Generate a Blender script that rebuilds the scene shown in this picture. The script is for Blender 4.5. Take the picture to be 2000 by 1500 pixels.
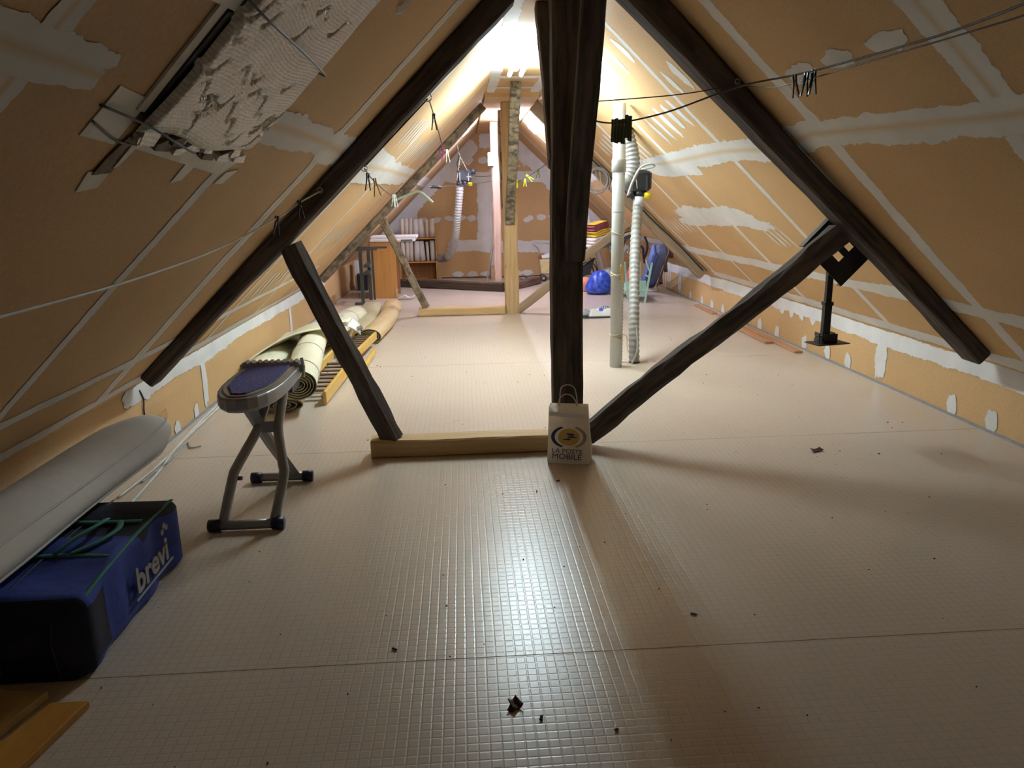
import bpy, math, random
from mathutils import Vector, Matrix
random.seed(7)
for o in list(bpy.data.objects): bpy.data.objects.remove(o)
S = bpy.context.scene
C = S.collection
PI = math.pi

# ------------------------------------------------------------------ camera, world, exposure
H = 1.40
F = 1470.0
pt, yw, rl = math.radians(13.986), math.radians(3.483), math.radians(1.01)
fwd = Vector((math.sin(yw)*math.cos(pt), math.cos(yw)*math.cos(pt), -math.sin(pt)))
rgt = Vector((math.cos(yw), -math.sin(yw), 0))
dwn = fwd.cross(rgt)
r2 = math.cos(rl)*rgt + math.sin(rl)*dwn
d2 = -math.sin(rl)*rgt + math.cos(rl)*dwn
cd = bpy.data.cameras.new('camera')
cd.sensor_width = 36.0
cd.lens = F*36.0/2000.0
cd.clip_start = 0.02
cam = bpy.data.objects.new('camera', cd)
C.objects.link(cam)
m3 = Matrix((r2, -d2, -fwd)).transposed()
cam.matrix_world = Matrix.Translation((0, 0, H)) @ m3.to_4x4()
S.camera = cam
w = bpy.data.worlds.new('world'); S.world = w
w.use_nodes = True
w.node_tree.nodes['Background'].inputs[0].default_value = (0.9, 0.85, 0.8, 1)
w.node_tree.nodes['Background'].inputs[1].default_value = 0.0
S.view_settings.view_transform = 'Standard'
S.view_settings.look = 'None'
S.view_settings.exposure = 0.0
S.view_settings.gamma = 1.0
S.view_settings.use_curve_mapping = False
LAMP_MAIN, LAMP_FAR = 208.0, 300.0
COL_MAIN, COL_FAR = (1.0, 1.27, 1.39), (1.0, 1.08, 1.46)

# ------------------------------------------------------------------ materials
def nt(name):
    m = bpy.data.materials.new(name); m.use_nodes = True
    n = m.node_tree; b = n.nodes['Principled BSDF']
    return m, n, b
def N(n, t, **k):
    x = n.nodes.new(t)
    for a, v in k.items(): setattr(x, a, v)
    return x
def ramp(n, stops):
    r = N(n, 'ShaderNodeValToRGB'); e = r.color_ramp.elements
    while len(e) < len(stops): e.new(0.5)
    for i, (p, c) in enumerate(stops):
        e[i].position = p
        e[i].color = (c, c, c, 1) if not isinstance(c, tuple) else (*c, 1)
    return r
def noise(n, vec, scale, detail=3, rough=0.55):
    t = N(n, 'ShaderNodeTexNoise'); t.inputs['Scale'].default_value = scale
    t.inputs['Detail'].default_value = detail; t.inputs['Roughness'].default_value = rough
    if vec is not None: n.links.new(vec, t.inputs['Vector'])
    return t
def mixc(n, f, a, b):
    x = N(n, 'ShaderNodeMix', data_type='RGBA')
    for s, v in ((0, f), (6, a), (7, b)):
        if hasattr(v, 'links') or hasattr(v, 'is_linked'): n.links.new(v, x.inputs[s])
        else: x.inputs[s].default_value = v if s == 0 else (*v, 1)
    return x.outputs[2]
def bump(n, b, hgt, strength, dist=0.01):
    u = N(n, 'ShaderNodeBump'); u.inputs['Strength'].default_value = strength
    u.inputs['Distance'].default_value = dist
    n.links.new(hgt, u.inputs['Height']); n.links.new(u.outputs[0], b.inputs['Normal'])
def pos(n): return N(n, 'ShaderNodeNewGeometry').outputs['Position']
def mat(name, col, rough=0.6, metal=0.0, var=0.12, vs=12, bs=0.0, bscale=60, coat=0.0, alpha=1.0, trans=0.0, sub=0.0):
    m, n, b = nt(name)
    p = pos(n)
    t = noise(n, p, vs)
    r = ramp(n, [(0.3, tuple(c*(1-var) for c in col)), (0.7, tuple(min(1, c*(1+var)) for c in col))])
    n.links.new(t.outputs[0], r.inputs[0]); n.links.new(r.outputs[0], b.inputs['Base Color'])
    b.inputs['Roughness'].default_value = rough; b.inputs['Metallic'].default_value = metal
    b.inputs['Coat Weight'].default_value = coat
    b.inputs['Transmission Weight'].default_value = trans
    b.inputs['Alpha'].default_value = alpha
    if bs:
        t2 = noise(n, p, bscale); bump(n, b, t2.outputs[0], bs)
    return m
def wood(name, c1, c2, rough=0.75, su=3.0, sv=45.0, bs=0.35, knots=0.0, blotch=None, spec=0.35):
    m, n, b = nt(name)
    uv = N(n, 'ShaderNodeUVMap').outputs[0]
    mp = N(n, 'ShaderNodeMapping'); mp.inputs['Scale'].default_value = (su, sv, 1)
    n.links.new(uv, mp.inputs[0])
    t = noise(n, mp.outputs[0], 1.0, 5, 0.6)
    r = ramp(n, [(0.3, c1), (0.68, c2)])
    n.links.new(t.outputs[0], r.inputs[0])
    out = r.outputs[0]
    if blotch:
        mp2 = N(n, 'ShaderNodeMapping'); mp2.inputs['Scale'].default_value = (blotch[1], blotch[2], 1)
        n.links.new(uv, mp2.inputs[0])
        t3 = noise(n, mp2.outputs[0], 1.0, 4, 0.65)
        r3 = ramp(n, [(0.45, 0.0), (0.6, 1.0)]); n.links.new(t3.outputs[0], r3.inputs[0])
        out = mixc(n, r3.outputs[0], out, blotch[0])
    if knots:
        v = N(n, 'ShaderNodeTexVoronoi'); v.inputs['Scale'].default_value = knots
        mp4 = N(n, 'ShaderNodeMapping'); mp4.inputs['Scale'].default_value = (1, 2.4, 1)
        n.links.new(uv, mp4.inputs[0]); n.links.new(mp4.outputs[0], v.inputs[0])
        r4 = ramp(n, [(0.03, 0.85), (0.09, 0.0)]); n.links.new(v.outputs['Distance'], r4.inputs[0])
        out = mixc(n, r4.outputs[0], out, tuple(c*0.35 for c in c1))
    n.links.new(out, b.inputs['Base Color'])
    b.inputs['Roughness'].default_value = rough
    b.inputs['Specular IOR Level'].default_value = spec
    bump(n, b, t.outputs[0], bs, 0.004)
    return m
TAN = (0.62, 0.40, 0.19)
FILL = (0.77, 0.765, 0.76)
def board_color(n, p):
    t1 = noise(n, p, 1.3, 3); t2 = noise(n, p, 90, 2)
    r1 = ramp(n, [(0.3, tuple(c*0.92 for c in TAN)), (0.7, tuple(c*1.06 for c in TAN))])
    n.links.new(t1.outputs[0], r1.inputs[0])
    r2_ = ramp(n, [(0.35, 0.93), (0.65, 1.05)]); n.links.new(t2.outputs[0], r2_.inputs[0])
    x = N(n, 'ShaderNodeMix', data_type='RGBA', blend_type='MULTIPLY'); x.inputs[0].default_value = 1
    n.links.new(r1.outputs[0], x.inputs[6]); n.links.new(r2_.outputs[0], x.inputs[7])
    return x.outputs[2]
def make_board():
    m, n, b = nt('plasterboard_paper')
    n.links.new(board_color(n, pos(n)), b.inputs['Base Color'])
    b.inputs['Roughness'].default_value = 0.72
    return m
def make_filler():
    m, n, b = nt('joint_compound')
    p = pos(n)
    a = N(n, 'ShaderNodeAttribute', attribute_name='cov').outputs['Fac']
    tp = N(n, 'ShaderNodeAttribute', attribute_name='tape').outputs['Fac']
    t1 = noise(n, p, 26, 4); t2 = noise(n, p, 7, 2)
    ad = N(n, 'ShaderNodeMath', operation='MULTIPLY_ADD'); n.links.new(t1.outputs[0], ad.inputs[0]); ad.inputs[1].default_value = 0.75; n.links.new(a, ad.inputs[2])
    ae = N(n, 'ShaderNodeMath', operation='MULTIPLY_ADD'); n.links.new(t2.outputs[0], ae.inputs[0]); ae.inputs[1].default_value = 0.6; n.links.new(ad.outputs[0], ae.inputs[2])
    r = ramp(n, [(0.575, 0.0), (0.579, 1.0)])
    sc = N(n, 'ShaderNodeMath', operation='MULTIPLY'); n.links.new(ae.outputs[0], sc.inputs[0]); sc.inputs[1].default_value = 0.5
    n.links.new(sc.outputs[0], r.inputs[0])
    t3 = noise(n, p, 4, 4)
    fr = ramp(n, [(0.3, tuple(c*0.88 for c in FILL)), (0.7, tuple(c*1.04 for c in FILL))]); n.links.new(t3.outputs[0], fr.inputs[0])
    n.links.new(mixc(n, tp, fr.outputs[0], (0.66, 0.53, 0.36)), b.inputs['Base Color'])
    n.links.new(r.outputs[0], b.inputs['Alpha'])
    b.inputs['Roughness'].default_value = 0.7
    return m
def make_floor():
    m, n, b = nt('embossed_vinyl')
    p = pos(n)
    t1 = noise(n, p, 0.9, 4); t2 = noise(n, p, 55, 3)
    r1 = ramp(n, [(0.3, (0.60, 0.50, 0.415)), (0.7, (0.66, 0.56, 0.47))]); n.links.new(t1.outputs[0], r1.inputs[0])
    # embossed grid of 31 mm cells with rounded edges
    sx = N(n, 'ShaderNodeSeparateXYZ'); n.links.new(p, sx.inputs[0])
    wob = noise(n, p, 2.5, 1)
    hs = []
    for ax, off in ((0, 0.004), (1, 0.011)):
        a1 = N(n, 'ShaderNodeMath', operation='MULTIPLY_ADD'); n.links.new(wob.outputs[0], a1.inputs[0]); a1.inputs[1].default_value = 0.005; n.links.new(sx.outputs[ax], a1.inputs[2])
        a2 = N(n, 'ShaderNodeMath', operation='PINGPONG'); n.links.new(a1.outputs[0], a2.inputs[0]); a2.inputs[1].default_value = 0.0155
        a3 = N(n, 'ShaderNodeMapRange', interpolation_type='SMOOTHSTEP'); n.links.new(a2.outputs[0], a3.inputs[0])
        a3.inputs[1].default_value = 0.0008; a3.inputs[2].default_value = 0.0042
        hs.append(a3.outputs[0])
    mn = N(n, 'ShaderNodeMath', operation='MULTIPLY'); n.links.new(hs[0], mn.inputs[0]); n.links.new(hs[1], mn.inputs[1])
    dirt = mixc(n, mn.outputs[0], (0.565, 0.47, 0.39), r1.outputs[0])
    # scuffs
    t4 = noise(n, p, 3.2, 5, 0.7); r4 = ramp(n, [(0.62, 0.0), (0.75, 0.35)]); n.links.new(t4.outputs[0], r4.inputs[0])
    n.links.new(mixc(n, r4.outputs[0], dirt, (0.52, 0.43, 0.36)), b.inputs['Base Color'])
    rr = ramp(n, [(0.3, 0.27), (0.7, 0.32)]); n.links.new(t2.outputs[0], rr.inputs[0])
    n.links.new(rr.outputs[0], b.inputs['Roughness'])
    b.inputs['Specular IOR Level'].default_value = 0.6
    hh = N(n, 'ShaderNodeMath', operation='MULTIPLY_ADD'); n.links.new(t2.outputs[0], hh.inputs[0]); hh.inputs[1].default_value = 0.02; n.links.new(mn.outputs[0], hh.inputs[2])
    relief_fade = N(n, 'ShaderNodeMapRange'); n.links.new(sx.outputs[1], relief_fade.inputs[0])  # groove relief fades along the room to keep far grooves from sparkling
    for k_, v_ in ((1, 3.2), (2, 7.0), (3, 1.0), (4, 0.12)): relief_fade.inputs[k_].default_value = v_
    hw_ = N(n, 'ShaderNodeMath', operation='MULTIPLY'); n.links.new(hh.outputs[0], hw_.inputs[0]); n.links.new(relief_fade.outputs[0], hw_.inputs[1])
    bump(n, b, hw_.outputs[0], 0.24, 0.0014)
    return m
def emit(name, col, s):
    m, n, b = nt(name)
    b.inputs['Base Color'].default_value = (0.9, 0.9, 0.9, 1)
    b.inputs['Emission Color'].default_value = (*col, 1); b.inputs['Emission Strength'].default_value = s
    return m
def make_foil():
    m, n, b = nt('bubble_foil')
    uv = N(n, 'ShaderNodeUVMap').outputs[0]
    mp = N(n, 'ShaderNodeMapping'); mp.inputs['Scale'].default_value = (78, 112, 1); n.links.new(uv, mp.inputs[0])
    v = N(n, 'ShaderNodeTexVoronoi'); v.inputs['Scale'].default_value = 1.0; v.inputs['Randomness'].default_value = 0.35
    n.links.new(mp.outputs[0], v.inputs[0])
    t = noise(n, uv, 7, 5); t2 = noise(n, uv, 40, 3)
    r = ramp(n, [(0.3, (0.70, 0.66, 0.60)), (0.7, (0.90, 0.86, 0.80))]); n.links.new(t.outputs[0], r.inputs[0])
    r2_ = ramp(n, [(0.15, 1.0), (0.6, 0.62)]); n.links.new(v.outputs['Distance'], r2_.inputs[0])
    x = N(n, 'ShaderNodeMix', data_type='RGBA', blend_type='MULTIPLY'); x.inputs[0].default_value = 0.8
    n.links.new(r.outputs[0], x.inputs[6]); n.links.new(r2_.outputs[0], x.inputs[7])
    n.links.new(x.outputs[2], b.inputs['Base Color'])
    b.inputs['Metallic'].default_value = 0.25
    b.inputs['Roughness'].default_value = 0.33
    ad = N(n, 'ShaderNodeMath', operation='MULTIPLY_ADD'); n.links.new(t2.outputs[0], ad.inputs[0]); ad.inputs[1].default_value = 0.5; n.links.new(v.outputs['Distance'], ad.inputs[2])
    iv = N(n, 'ShaderNodeMath', operation='MULTIPLY'); n.links.new(ad.outputs[0], iv.inputs[0]); iv.inputs[1].default_value = -1
    bump(n, b, iv.outputs[0], 0.6, 0.005)
    return m
def make_text_cover():
    m, n, b = nt('violet_pattern_cover')
    p = pos(n); t = noise(n, p, 160, 2)
    r = ramp(n, [(0.5, (0.035, 0.028, 0.17)), (0.66, (0.22, 0.2, 0.36))]); n.links.new(t.outputs[0], r.inputs[0])
    n.links.new(r.outputs[0], b.inputs['Base Color']); b.inputs['Roughness'].default_value = 0.85
    return m
def make_bagpaper():
    m, n, b = nt('white_kraft_paper')
    t = noise(n, pos(n), 18, 3)
    r = ramp(n, [(0.3, (0.80, 0.75, 0.70)), (0.7, (0.87, 0.82, 0.77))]); n.links.new(t.outputs[0], r.inputs[0]); n.links.new(r.outputs[0], b.inputs['Base Color'])
    b.inputs['Roughness'].default_value = 0.6
    bump(n, b, t.outputs[0], 0.3, 0.004)
    tr = N(n, 'ShaderNodeBsdfTranslucent'); tr.inputs[0].default_value = (0.85, 0.78, 0.70, 1)
    mx = N(n, 'ShaderNodeMixShader'); mx.inputs[0].default_value = 0.62
    n.links.new(b.outputs[0], mx.inputs[1]); n.links.new(tr.outputs[0], mx.inputs[2])
    n.links.new(mx.outputs[0], n.nodes['Material Output'].inputs['Surface'])
    return m
BOARD, FILLER, FLOOR = make_board(), make_filler(), make_floor()
M = dict(
    dark=wood('dark_old_oak', (0.046, 0.039, 0.039), (0.098, 0.083, 0.081), 0.85, 2.5, 40, 0.5, blotch=((0.135, 0.110, 0.096), 2.0, 16), spec=0.12),
    darkbrown=wood('dark_brown_oak', (0.03, 0.02, 0.014), (0.085, 0.058, 0.04), 0.75, 2.5, 40, 0.5),
    greywood=wood('weathered_grey_oak', (0.16, 0.115, 0.075), (0.36, 0.28, 0.20), 0.8, 3, 30, 0.6, blotch=((0.10, 0.07, 0.045), 9, 9)),
    brownwood=wood('weathered_brown_oak', (0.24, 0.165, 0.10), (0.40, 0.30, 0.20), 0.8, 2, 26, 0.5, blotch=((0.30, 0.22, 0.145), 3, 10)),
    bark=wood('mottled_bark_wood', (0.14, 0.115, 0.075), (0.42, 0.36, 0.26), 0.85, 8, 14, 0.7, blotch=((0.075, 0.065, 0.05), 14, 8)),
    paleoak=wood('pale_oak', (0.42, 0.27, 0.13), (0.58, 0.41, 0.22), 0.7, 2, 35, 0.4, knots=3.0),
    pine=wood('new_pine', (0.52, 0.34, 0.15), (0.66, 0.47, 0.24), 0.6, 1.6, 30, 0.2, knots=2.6),
    pinkwood=wood('bare_pale_wood', (0.50, 0.34, 0.27), (0.64, 0.47, 0.38), 0.7, 2, 25, 0.4),
    redwood=wood('red_brown_oak', (0.10, 0.055, 0.045), (0.22, 0.14, 0.115), 0.75, 3, 30, 0.5),
    orange=wood('orange_veneer', (0.50, 0.235, 0.065), (0.62, 0.32, 0.10), 0.45, 1.2, 22, 0.05),
    brownven=wood('brown_veneer', (0.26, 0.11, 0.045), (0.38, 0.18, 0.07), 0.5, 1.2, 24, 0.05),
    merbau=wood('reddish_board', (0.45, 0.22, 0.11), (0.58, 0.31, 0.16), 0.5, 2, 30, 0.1),
    ply=wood('plywood_patch', (0.46, 0.28, 0.11), (0.55, 0.36, 0.16), 0.7, 2, 20, 0.15),
    honey=wood('honey_varnished_pine', (0.62, 0.36, 0.06), (0.74, 0.46, 0.10), 0.35, 2, 25, 0.08),
    ochre=wood('ochre_plank', (0.46, 0.20, 0.03), (0.58, 0.29, 0.055), 0.5, 2, 18, 0.1),
    straw=wood('straw_plank', (0.50, 0.36, 0.13), (0.62, 0.46, 0.20), 0.5, 2, 18, 0.1),
    slatbrown=mat('dark_slat', (0.13, 0.075, 0.04), 0.6),
    pvc=mat('grey_white_pvc', (0.50, 0.51, 0.49), 0.35, var=0.03),
    hose=mat('pale_grey_hose', (0.60, 0.60, 0.61), 0.45, var=0.06, vs=40),
    hosedark=mat('grey_hose_ribs', (0.33, 0.315, 0.295), 0.5, var=0.1, vs=40),
    duct=mat('grey_flexible_duct', (0.27, 0.265, 0.255), 0.4, 0.2, 0.12, 30),
    black=mat('black_plastic', (0.02, 0.021, 0.024), 0.4, var=0.1),
    slate=mat('slate_plastic', (0.06, 0.065, 0.085), 0.32, var=0.1),
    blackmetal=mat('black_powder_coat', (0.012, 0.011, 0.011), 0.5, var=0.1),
    yellow=mat('yellow_plastic', (0.85, 0.66, 0.02), 0.4, var=0.05),
    white=mat('white_plastic', (0.82, 0.82, 0.82), 0.4, var=0.02),
    paperwhite=mat('white_paper', (0.80, 0.78, 0.77), 0.7, var=0.04),
    rollpaper=mat('cream_paper_roll', (0.78, 0.70, 0.62), 0.7, var=0.06),
    bagpaper=make_bagpaper(),
    cord=mat('paper_cord', (0.66, 0.61, 0.56), 0.8),
    string=mat('cream_string', (0.75, 0.66, 0.48), 0.85),
    wire=mat('dark_wire', (0.03, 0.025, 0.022), 0.5),
    whitewire=mat('white_wire', (0.68, 0.67, 0.62), 0.5),
    greywire=mat('grey_cable', (0.42, 0.42, 0.44), 0.45),
    steel=mat('dull_steel', (0.55, 0.54, 0.52), 0.35, 0.9, 0.08),
    silver=mat('silver_grey_paint', (0.33, 0.335, 0.35), 0.4, 0.35, 0.06),
    trestle=mat('grey_green_steel', (0.075, 0.085, 0.085), 0.45, 0.3, 0.1),
    navy=mat('navy_plastic', (0.012, 0.018, 0.06), 0.45),
    cover=make_text_cover(),
    piping=mat('tan_piping', (0.33, 0.26, 0.19), 0.8),
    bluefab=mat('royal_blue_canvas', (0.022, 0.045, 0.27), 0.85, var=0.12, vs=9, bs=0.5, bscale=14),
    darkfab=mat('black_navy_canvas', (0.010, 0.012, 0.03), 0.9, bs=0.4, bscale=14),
    green=mat('sea_green_webbing', (0.05, 0.22, 0.17), 0.8),
    zipgrey=mat('slate_zip', (0.05, 0.06, 0.09), 0.7),
    letter=mat('grey_white_print', (0.36, 0.345, 0.33), 0.7),
    inkdark=mat('charcoal_print', (0.05, 0.05, 0.06), 0.7),
    inkblue=mat('dark_blue_print', (0.03, 0.045, 0.13), 0.7),
    inkgold=mat('ochre_yellow_print', (0.62, 0.42, 0.12), 0.7),
    inktaupe=mat('taupe_print', (0.42, 0.33, 0.26), 0.7),
    quilt=mat('white_cotton', (0.70, 0.67, 0.63), 0.85, var=0.05, vs=5, bs=0.35, bscale=9),
    cream=mat('cream_vinyl', (0.80, 0.76, 0.56), 0.55, var=0.05, vs=4, bs=0.15, bscale=12),
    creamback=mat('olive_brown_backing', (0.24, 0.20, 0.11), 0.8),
    olive=mat('olive_beige_vinyl', (0.52, 0.46, 0.28), 0.6, var=0.06, vs=5, bs=0.15, bscale=12),
    sand=mat('sand_tan_vinyl', (0.62, 0.45, 0.24), 0.6, var=0.06, vs=5, bs=0.15, bscale=12),
    foil=make_foil(),
    tapew=mat('white_tape', (0.72, 0.69, 0.63), 0.55, var=0.08, vs=18),
    tapebrown=mat('torn_brown_paper', (0.16, 0.11, 0.06), 0.7, var=0.35, vs=40),
    strap=mat('navy_strap', (0.03, 0.035, 0.06), 0.5),
    clear=mat('clear_film', (0.75, 0.72, 0.68), 0.2, 0.0, 0.05, 20, 0.4, 40, alpha=0.35),
    pegblack=mat('black_peg', (0.015, 0.015, 0.018), 0.4),
    pegblue=mat('navy_peg', (0.02, 0.03, 0.075), 0.4),
    pegyellow=mat('ochre_peg', (0.65, 0.42, 0.03), 0.4),
    pegred=mat('dark_red_peg', (0.28, 0.03, 0.04), 0.4),
    pegpurple=mat('purple_peg', (0.15, 0.03, 0.12), 0.4),
    pegwhite=mat('white_peg', (0.78, 0.78, 0.72), 0.4),
    peglime=mat('lime_peg', (0.66, 0.78, 0.03), 0.4),
    pegolive=mat('olive_peg', (0.20, 0.22, 0.03), 0.4),
    peggreen=mat('dark_green_peg', (0.045, 0.07, 0.025), 0.4),
    pegbrown=mat('brown_wooden_peg', (0.12, 0.06, 0.025), 0.6),
    peggrey=mat('grey_peg', (0.30, 0.28, 0.26), 0.5),
    hanger=mat('pale_green_plastic', (0.42, 0.50, 0.33), 0.4),
    mint=mat('mint_green_paint', (0.42, 0.66, 0.58), 0.45),
    plasticblue=mat('cobalt_plastic', (0.035, 0.085, 0.52), 0.28, bs=0.9, bscale=14, var=0.6, vs=22),
    matblue=mat('periwinkle_mattress', (0.13, 0.20, 0.55), 0.75, var=0.06),
    matslate=mat('slate_blue_mattress', (0.12, 0.145, 0.29), 0.8, var=0.06),
    maroon=mat('maroon_towel', (0.30, 0.075, 0.09), 0.95, bs=0.5, bscale=80),
    gold=mat('mustard_towel', (0.70, 0.46, 0.05), 0.95, bs=0.5, bscale=80),
    brownrug=mat('brown_striped_towel', (0.22, 0.11, 0.07), 0.95, bs=0.5, bscale=80),
    offwhite=mat('off_white_pad', (0.72, 0.69, 0.64), 0.9, bs=0.3, bscale=25),
    greyfab=mat('dark_grey_underside', (0.12, 0.125, 0.15), 0.7),
    salmon=mat('salmon_fabric', (0.75, 0.32, 0.18), 0.85),
    coral=mat('coral_red_fabric', (0.55, 0.12, 0.09), 0.85),
    lime=mat('lime_green_cloth', (0.42, 0.50, 0.18), 0.9),
    pram=mat('cream_pram_shell', (0.75, 0.60, 0.33), 0.5),
    red=mat('red_plastic', (0.62, 0.05, 0.03), 0.35),
    leaf=mat('dark_brown_chip', (0.075, 0.03, 0.025), 0.6, var=0.3, vs=60),
    pinkback=mat('pale_mauve_chip', (0.30, 0.22, 0.22), 0.6),
    dust=mat('dark_crumb', (0.05, 0.04, 0.035), 0.9),
    cardboard=mat('tan_cardboard', (0.55, 0.37, 0.23), 0.8),
    trimgrey=mat('grey_seal', (0.30, 0.30, 0.32), 0.6),
    greybag=mat('grey_bin_bag', (0.34, 0.35, 0.37), 0.4, bs=0.5, bscale=18),
)

# ------------------------------------------------------------------ mesh helpers
class MB:
    def __init__(s): s.v = []; s.f = []; s.uv = []; s.at = {}; s.mi = []
    def add(s, vs, fs, uvs=None, mi=0):
        o = len(s.v); s.v += [tuple(v) for v in vs]
        for i, f in enumerate(fs):
            s.f.append([o+k for k in f]); s.mi.append(mi)
            if uvs: s.uv.append(uvs[i])
            else:
                p = [Vector(vs[k]) for k in f]
                n = (p[1]-p[0]).cross(p[2]-p[0]); ax = max(range(3), key=lambda a: abs(n[a]))
                ij = [(1, 2), (0, 2), (0, 1)][ax]
                s.uv.append([(q[ij[1]], q[ij[0]]) for q in p])
        return s
    def box(s, c, d, rot=None):
        c = Vector(c); x, y, z = d[0]/2, d[1]/2, d[2]/2
        vs = [Vector((a*x, b*y, e*z)) for e in (-1, 1) for b in (-1, 1) for a in (-1, 1)]
        if rot is not None: vs = [rot @ v for v in vs]
        vs = [v+c for v in vs]
        return s.add(vs, [(0, 2, 3, 1), (4, 5, 7, 6), (0, 1, 5, 4), (2, 6, 7, 3), (0, 4, 6, 2), (1, 3, 7, 5)])
    def cbox(s, c, d, ch, rot=None):
        """box with chamfered vertical (local z) edges and slightly chamfered caps"""
        c = Vector(c); x, y, z = d[0]/2, d[1]/2, d[2]/2; q = ch
        out = [(-x+q, -y), (x-q, -y), (x, -y+q), (x, y-q), (x-q, y), (-x+q, y), (-x, y-q), (-x, -y+q)]
        inn = [(a*(1-q/x), b*(1-q/y)) for a, b in out]
        rings = [(-z, inn), (-z+q, out), (z-q, out), (z, inn)]
        vs = [Vector((a, b, e)) for e, r in rings for a, b in r]
        if rot is not None: vs = [rot @ v for v in vs]
        vs = [v+c for v in vs]
        fs = [[i for i in range(7, -1, -1)], [24+i for i in range(8)]]
        for k in range(3):
            for i in range(8):
                j = (i+1) % 8; fs.append((k*8+i, k*8+j, k*8+8+j, k*8+8+i))
        return s.add(vs, fs)
    def tube(s, path, r, n=8, cap=True, flat=1.0, up=None):
        P = [Vector(p) for p in path]; L = len(P)
        R = r if isinstance(r, (list, tuple)) else [r]*L
        vs = []; prev = Vector(up) if up is not None else None; dist = 0; ds = []
        for i in range(L):
            t = (P[min(i+1, L-1)]-P[max(i-1, 0)]).normalized()
            if prev is None: prev = Vector((0, 0, 1)) if abs(t.z) < 0.9 else Vector((1, 0, 0))
            a = (prev-t*prev.dot(t))
            if a.length < 1e-6: a = t.orthogonal()
            a.normalize(); b = t.cross(a); prev = a
            if i: dist += (P[i]-P[i-1]).length
            ds.append(dist)
            for k in range(n):
                g = 2*PI*k/n; vs.append(P[i]+R[i]*(a*math.cos(g)*flat+b*math.sin(g)))
        fs, uv = [], []
        for i in range(L-1):
            for k in range(n):
                j = (k+1) % n; fs.append((i*n+k, i*n+j, i*n+n+j, i*n+n+k))
                v0, v1 = k/n*6.28*R[i], (k+1)/n*6.28*R[i]
                uv.append([(ds[i], v0), (ds[i], v1), (ds[i+1], v1), (ds[i+1], v0)])
        if cap:
            for f in (list(range(n-1, -1, -1)), [(L-1)*n+k for k in range(n)]):
                fs.append(f); uv.append([(vs[k].x, vs[k].z) for k in f])
        return s.add(vs, fs, uv)
    def loft(s, rings, cap=True, closed=True):
        """rings: list of equal-length point lists"""
        n = len(rings[0]); vs = [p for r in rings for p in r]; fs = []; uv = []
        for i in range(len(rings)-1):
            for k in range(n if closed else n-1):
                j = (k+1) % n; fs.append((i*n+k, i*n+j, i*n+n+j, i*n+n+k))
                uv.append([(i*.1, k*.05), (i*.1, k*.05+.05), (i*.1+.1, k*.05+.05), (i*.1+.1, k*.05)])
        if cap:
            for f in (list(range(n-1, -1, -1)), [(len(rings)-1)*n+k for k in range(n)]):
                fs.append(f); uv.append([(Vector(vs[k]).x, Vector(vs[k]).z) for k in f])
        return s.add(vs, fs, uv)
    def lathe(s, prof, c, axis=(0, 0, 1), n=20):
        ax = Vector(axis).normalized(); a = ax.orthogonal().normalized(); b = ax.cross(a); c = Vector(c)
        return s.loft([[c+ax*h+(a*math.cos(2*PI*k/n)+b*math.sin(2*PI*k/n))*r for k in range(n)] for r, h in prof])
    def prism(s, poly, off):
        """closed polygon (3D points) extruded by vector off"""
        n = len(poly); a = [Vector(p) for p in poly]; o = Vector(off)
        vs = a+[p+o for p in a]
        fs = [list(range(n)), list(range(2*n-1, n-1, -1))]
        fs += [(i, n+i, n+(i+1) % n, (i+1) % n) for i in range(n)]
        return s.add(vs, fs)
    def sheet(s, fn, nu, nv, th=None):
        """surface fn(u,v)->point on a grid"""
        vs = [Vector(fn(i/nu, j/nv)) for i in range(nu+1) for j in range(nv+1)]
        fs = []; uv = []
        for i in range(nu):
            for j in range(nv):
                a = i*(nv+1)+j; f = (a, a+nv+1, a+nv+2, a+1); fs.append(f)
                uv.append([(i/nu, j/nv), ((i+1)/nu, j/nv), ((i+1)/nu, (j+1)/nv), (i/nu, (j+1)/nv)])
        return s.add(vs, fs, uv)
    def build(s, name, material, parent=None, smooth=False, solid=0, bevel=0, sub=0, fixn=True):
        me = bpy.data.meshes.new(name); me.from_pydata(s.v, [], s.f)
        ul = me.uv_layers.new(name='UVMap'); i = 0
        flat = [c for f in s.uv for c in f]
        for i, c in enumerate(flat): ul.data[i].uv = c
        for k, vals in s.at.items():
            a = me.attributes.new(k, 'FLOAT', 'POINT'); a.data.foreach_set('value', vals)
        for mm in (material if isinstance(material, (list, tuple)) else [material]): me.materials.append(mm)
        if any(s.mi): me.polygons.foreach_set('material_index', s.mi)
        if fixn:
            import bmesh
            b = bmesh.new(); b.from_mesh(me); bmesh.ops.recalc_face_normals(b, faces=b.faces); b.to_mesh(me); b.free()
        if smooth: me.polygons.foreach_set('use_smooth', [True]*len(me.polygons))
        o = bpy.data.objects.new(name, me); C.objects.link(o)
        if parent is not None:
            o.parent = parent; o.matrix_parent_inverse = parent.matrix_basis.inverted()
        if solid:
            q = o.modifiers.new('thickness', 'SOLIDIFY'); q.thickness = solid; q.offset = 0
        if bevel:
            q = o.modifiers.new('bevel', 'BEVEL'); q.width = bevel; q.segments = 2; q.limit_method = 'ANGLE'
        if sub:
            q = o.modifiers.new('smooth', 'SUBSURF'); q.levels = sub; q.render_levels = sub
        return o
def tag(o, label, cat, group=None, kind=None):
    o['label'] = label; o['category'] = cat
    if group: o['group'] = group
    if kind: o['kind'] = kind
    return o
def thing(name, label, cat, loc=(0, 0, 0), group=None):
    o = bpy.data.objects.new(name, None); o.empty_display_size = 0.05; o.location = loc
    C.objects.link(o); bpy.context.view_layer.update() if False else None
    o.matrix_basis = Matrix.Translation(loc)
    return tag(o, label, cat, group)
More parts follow.
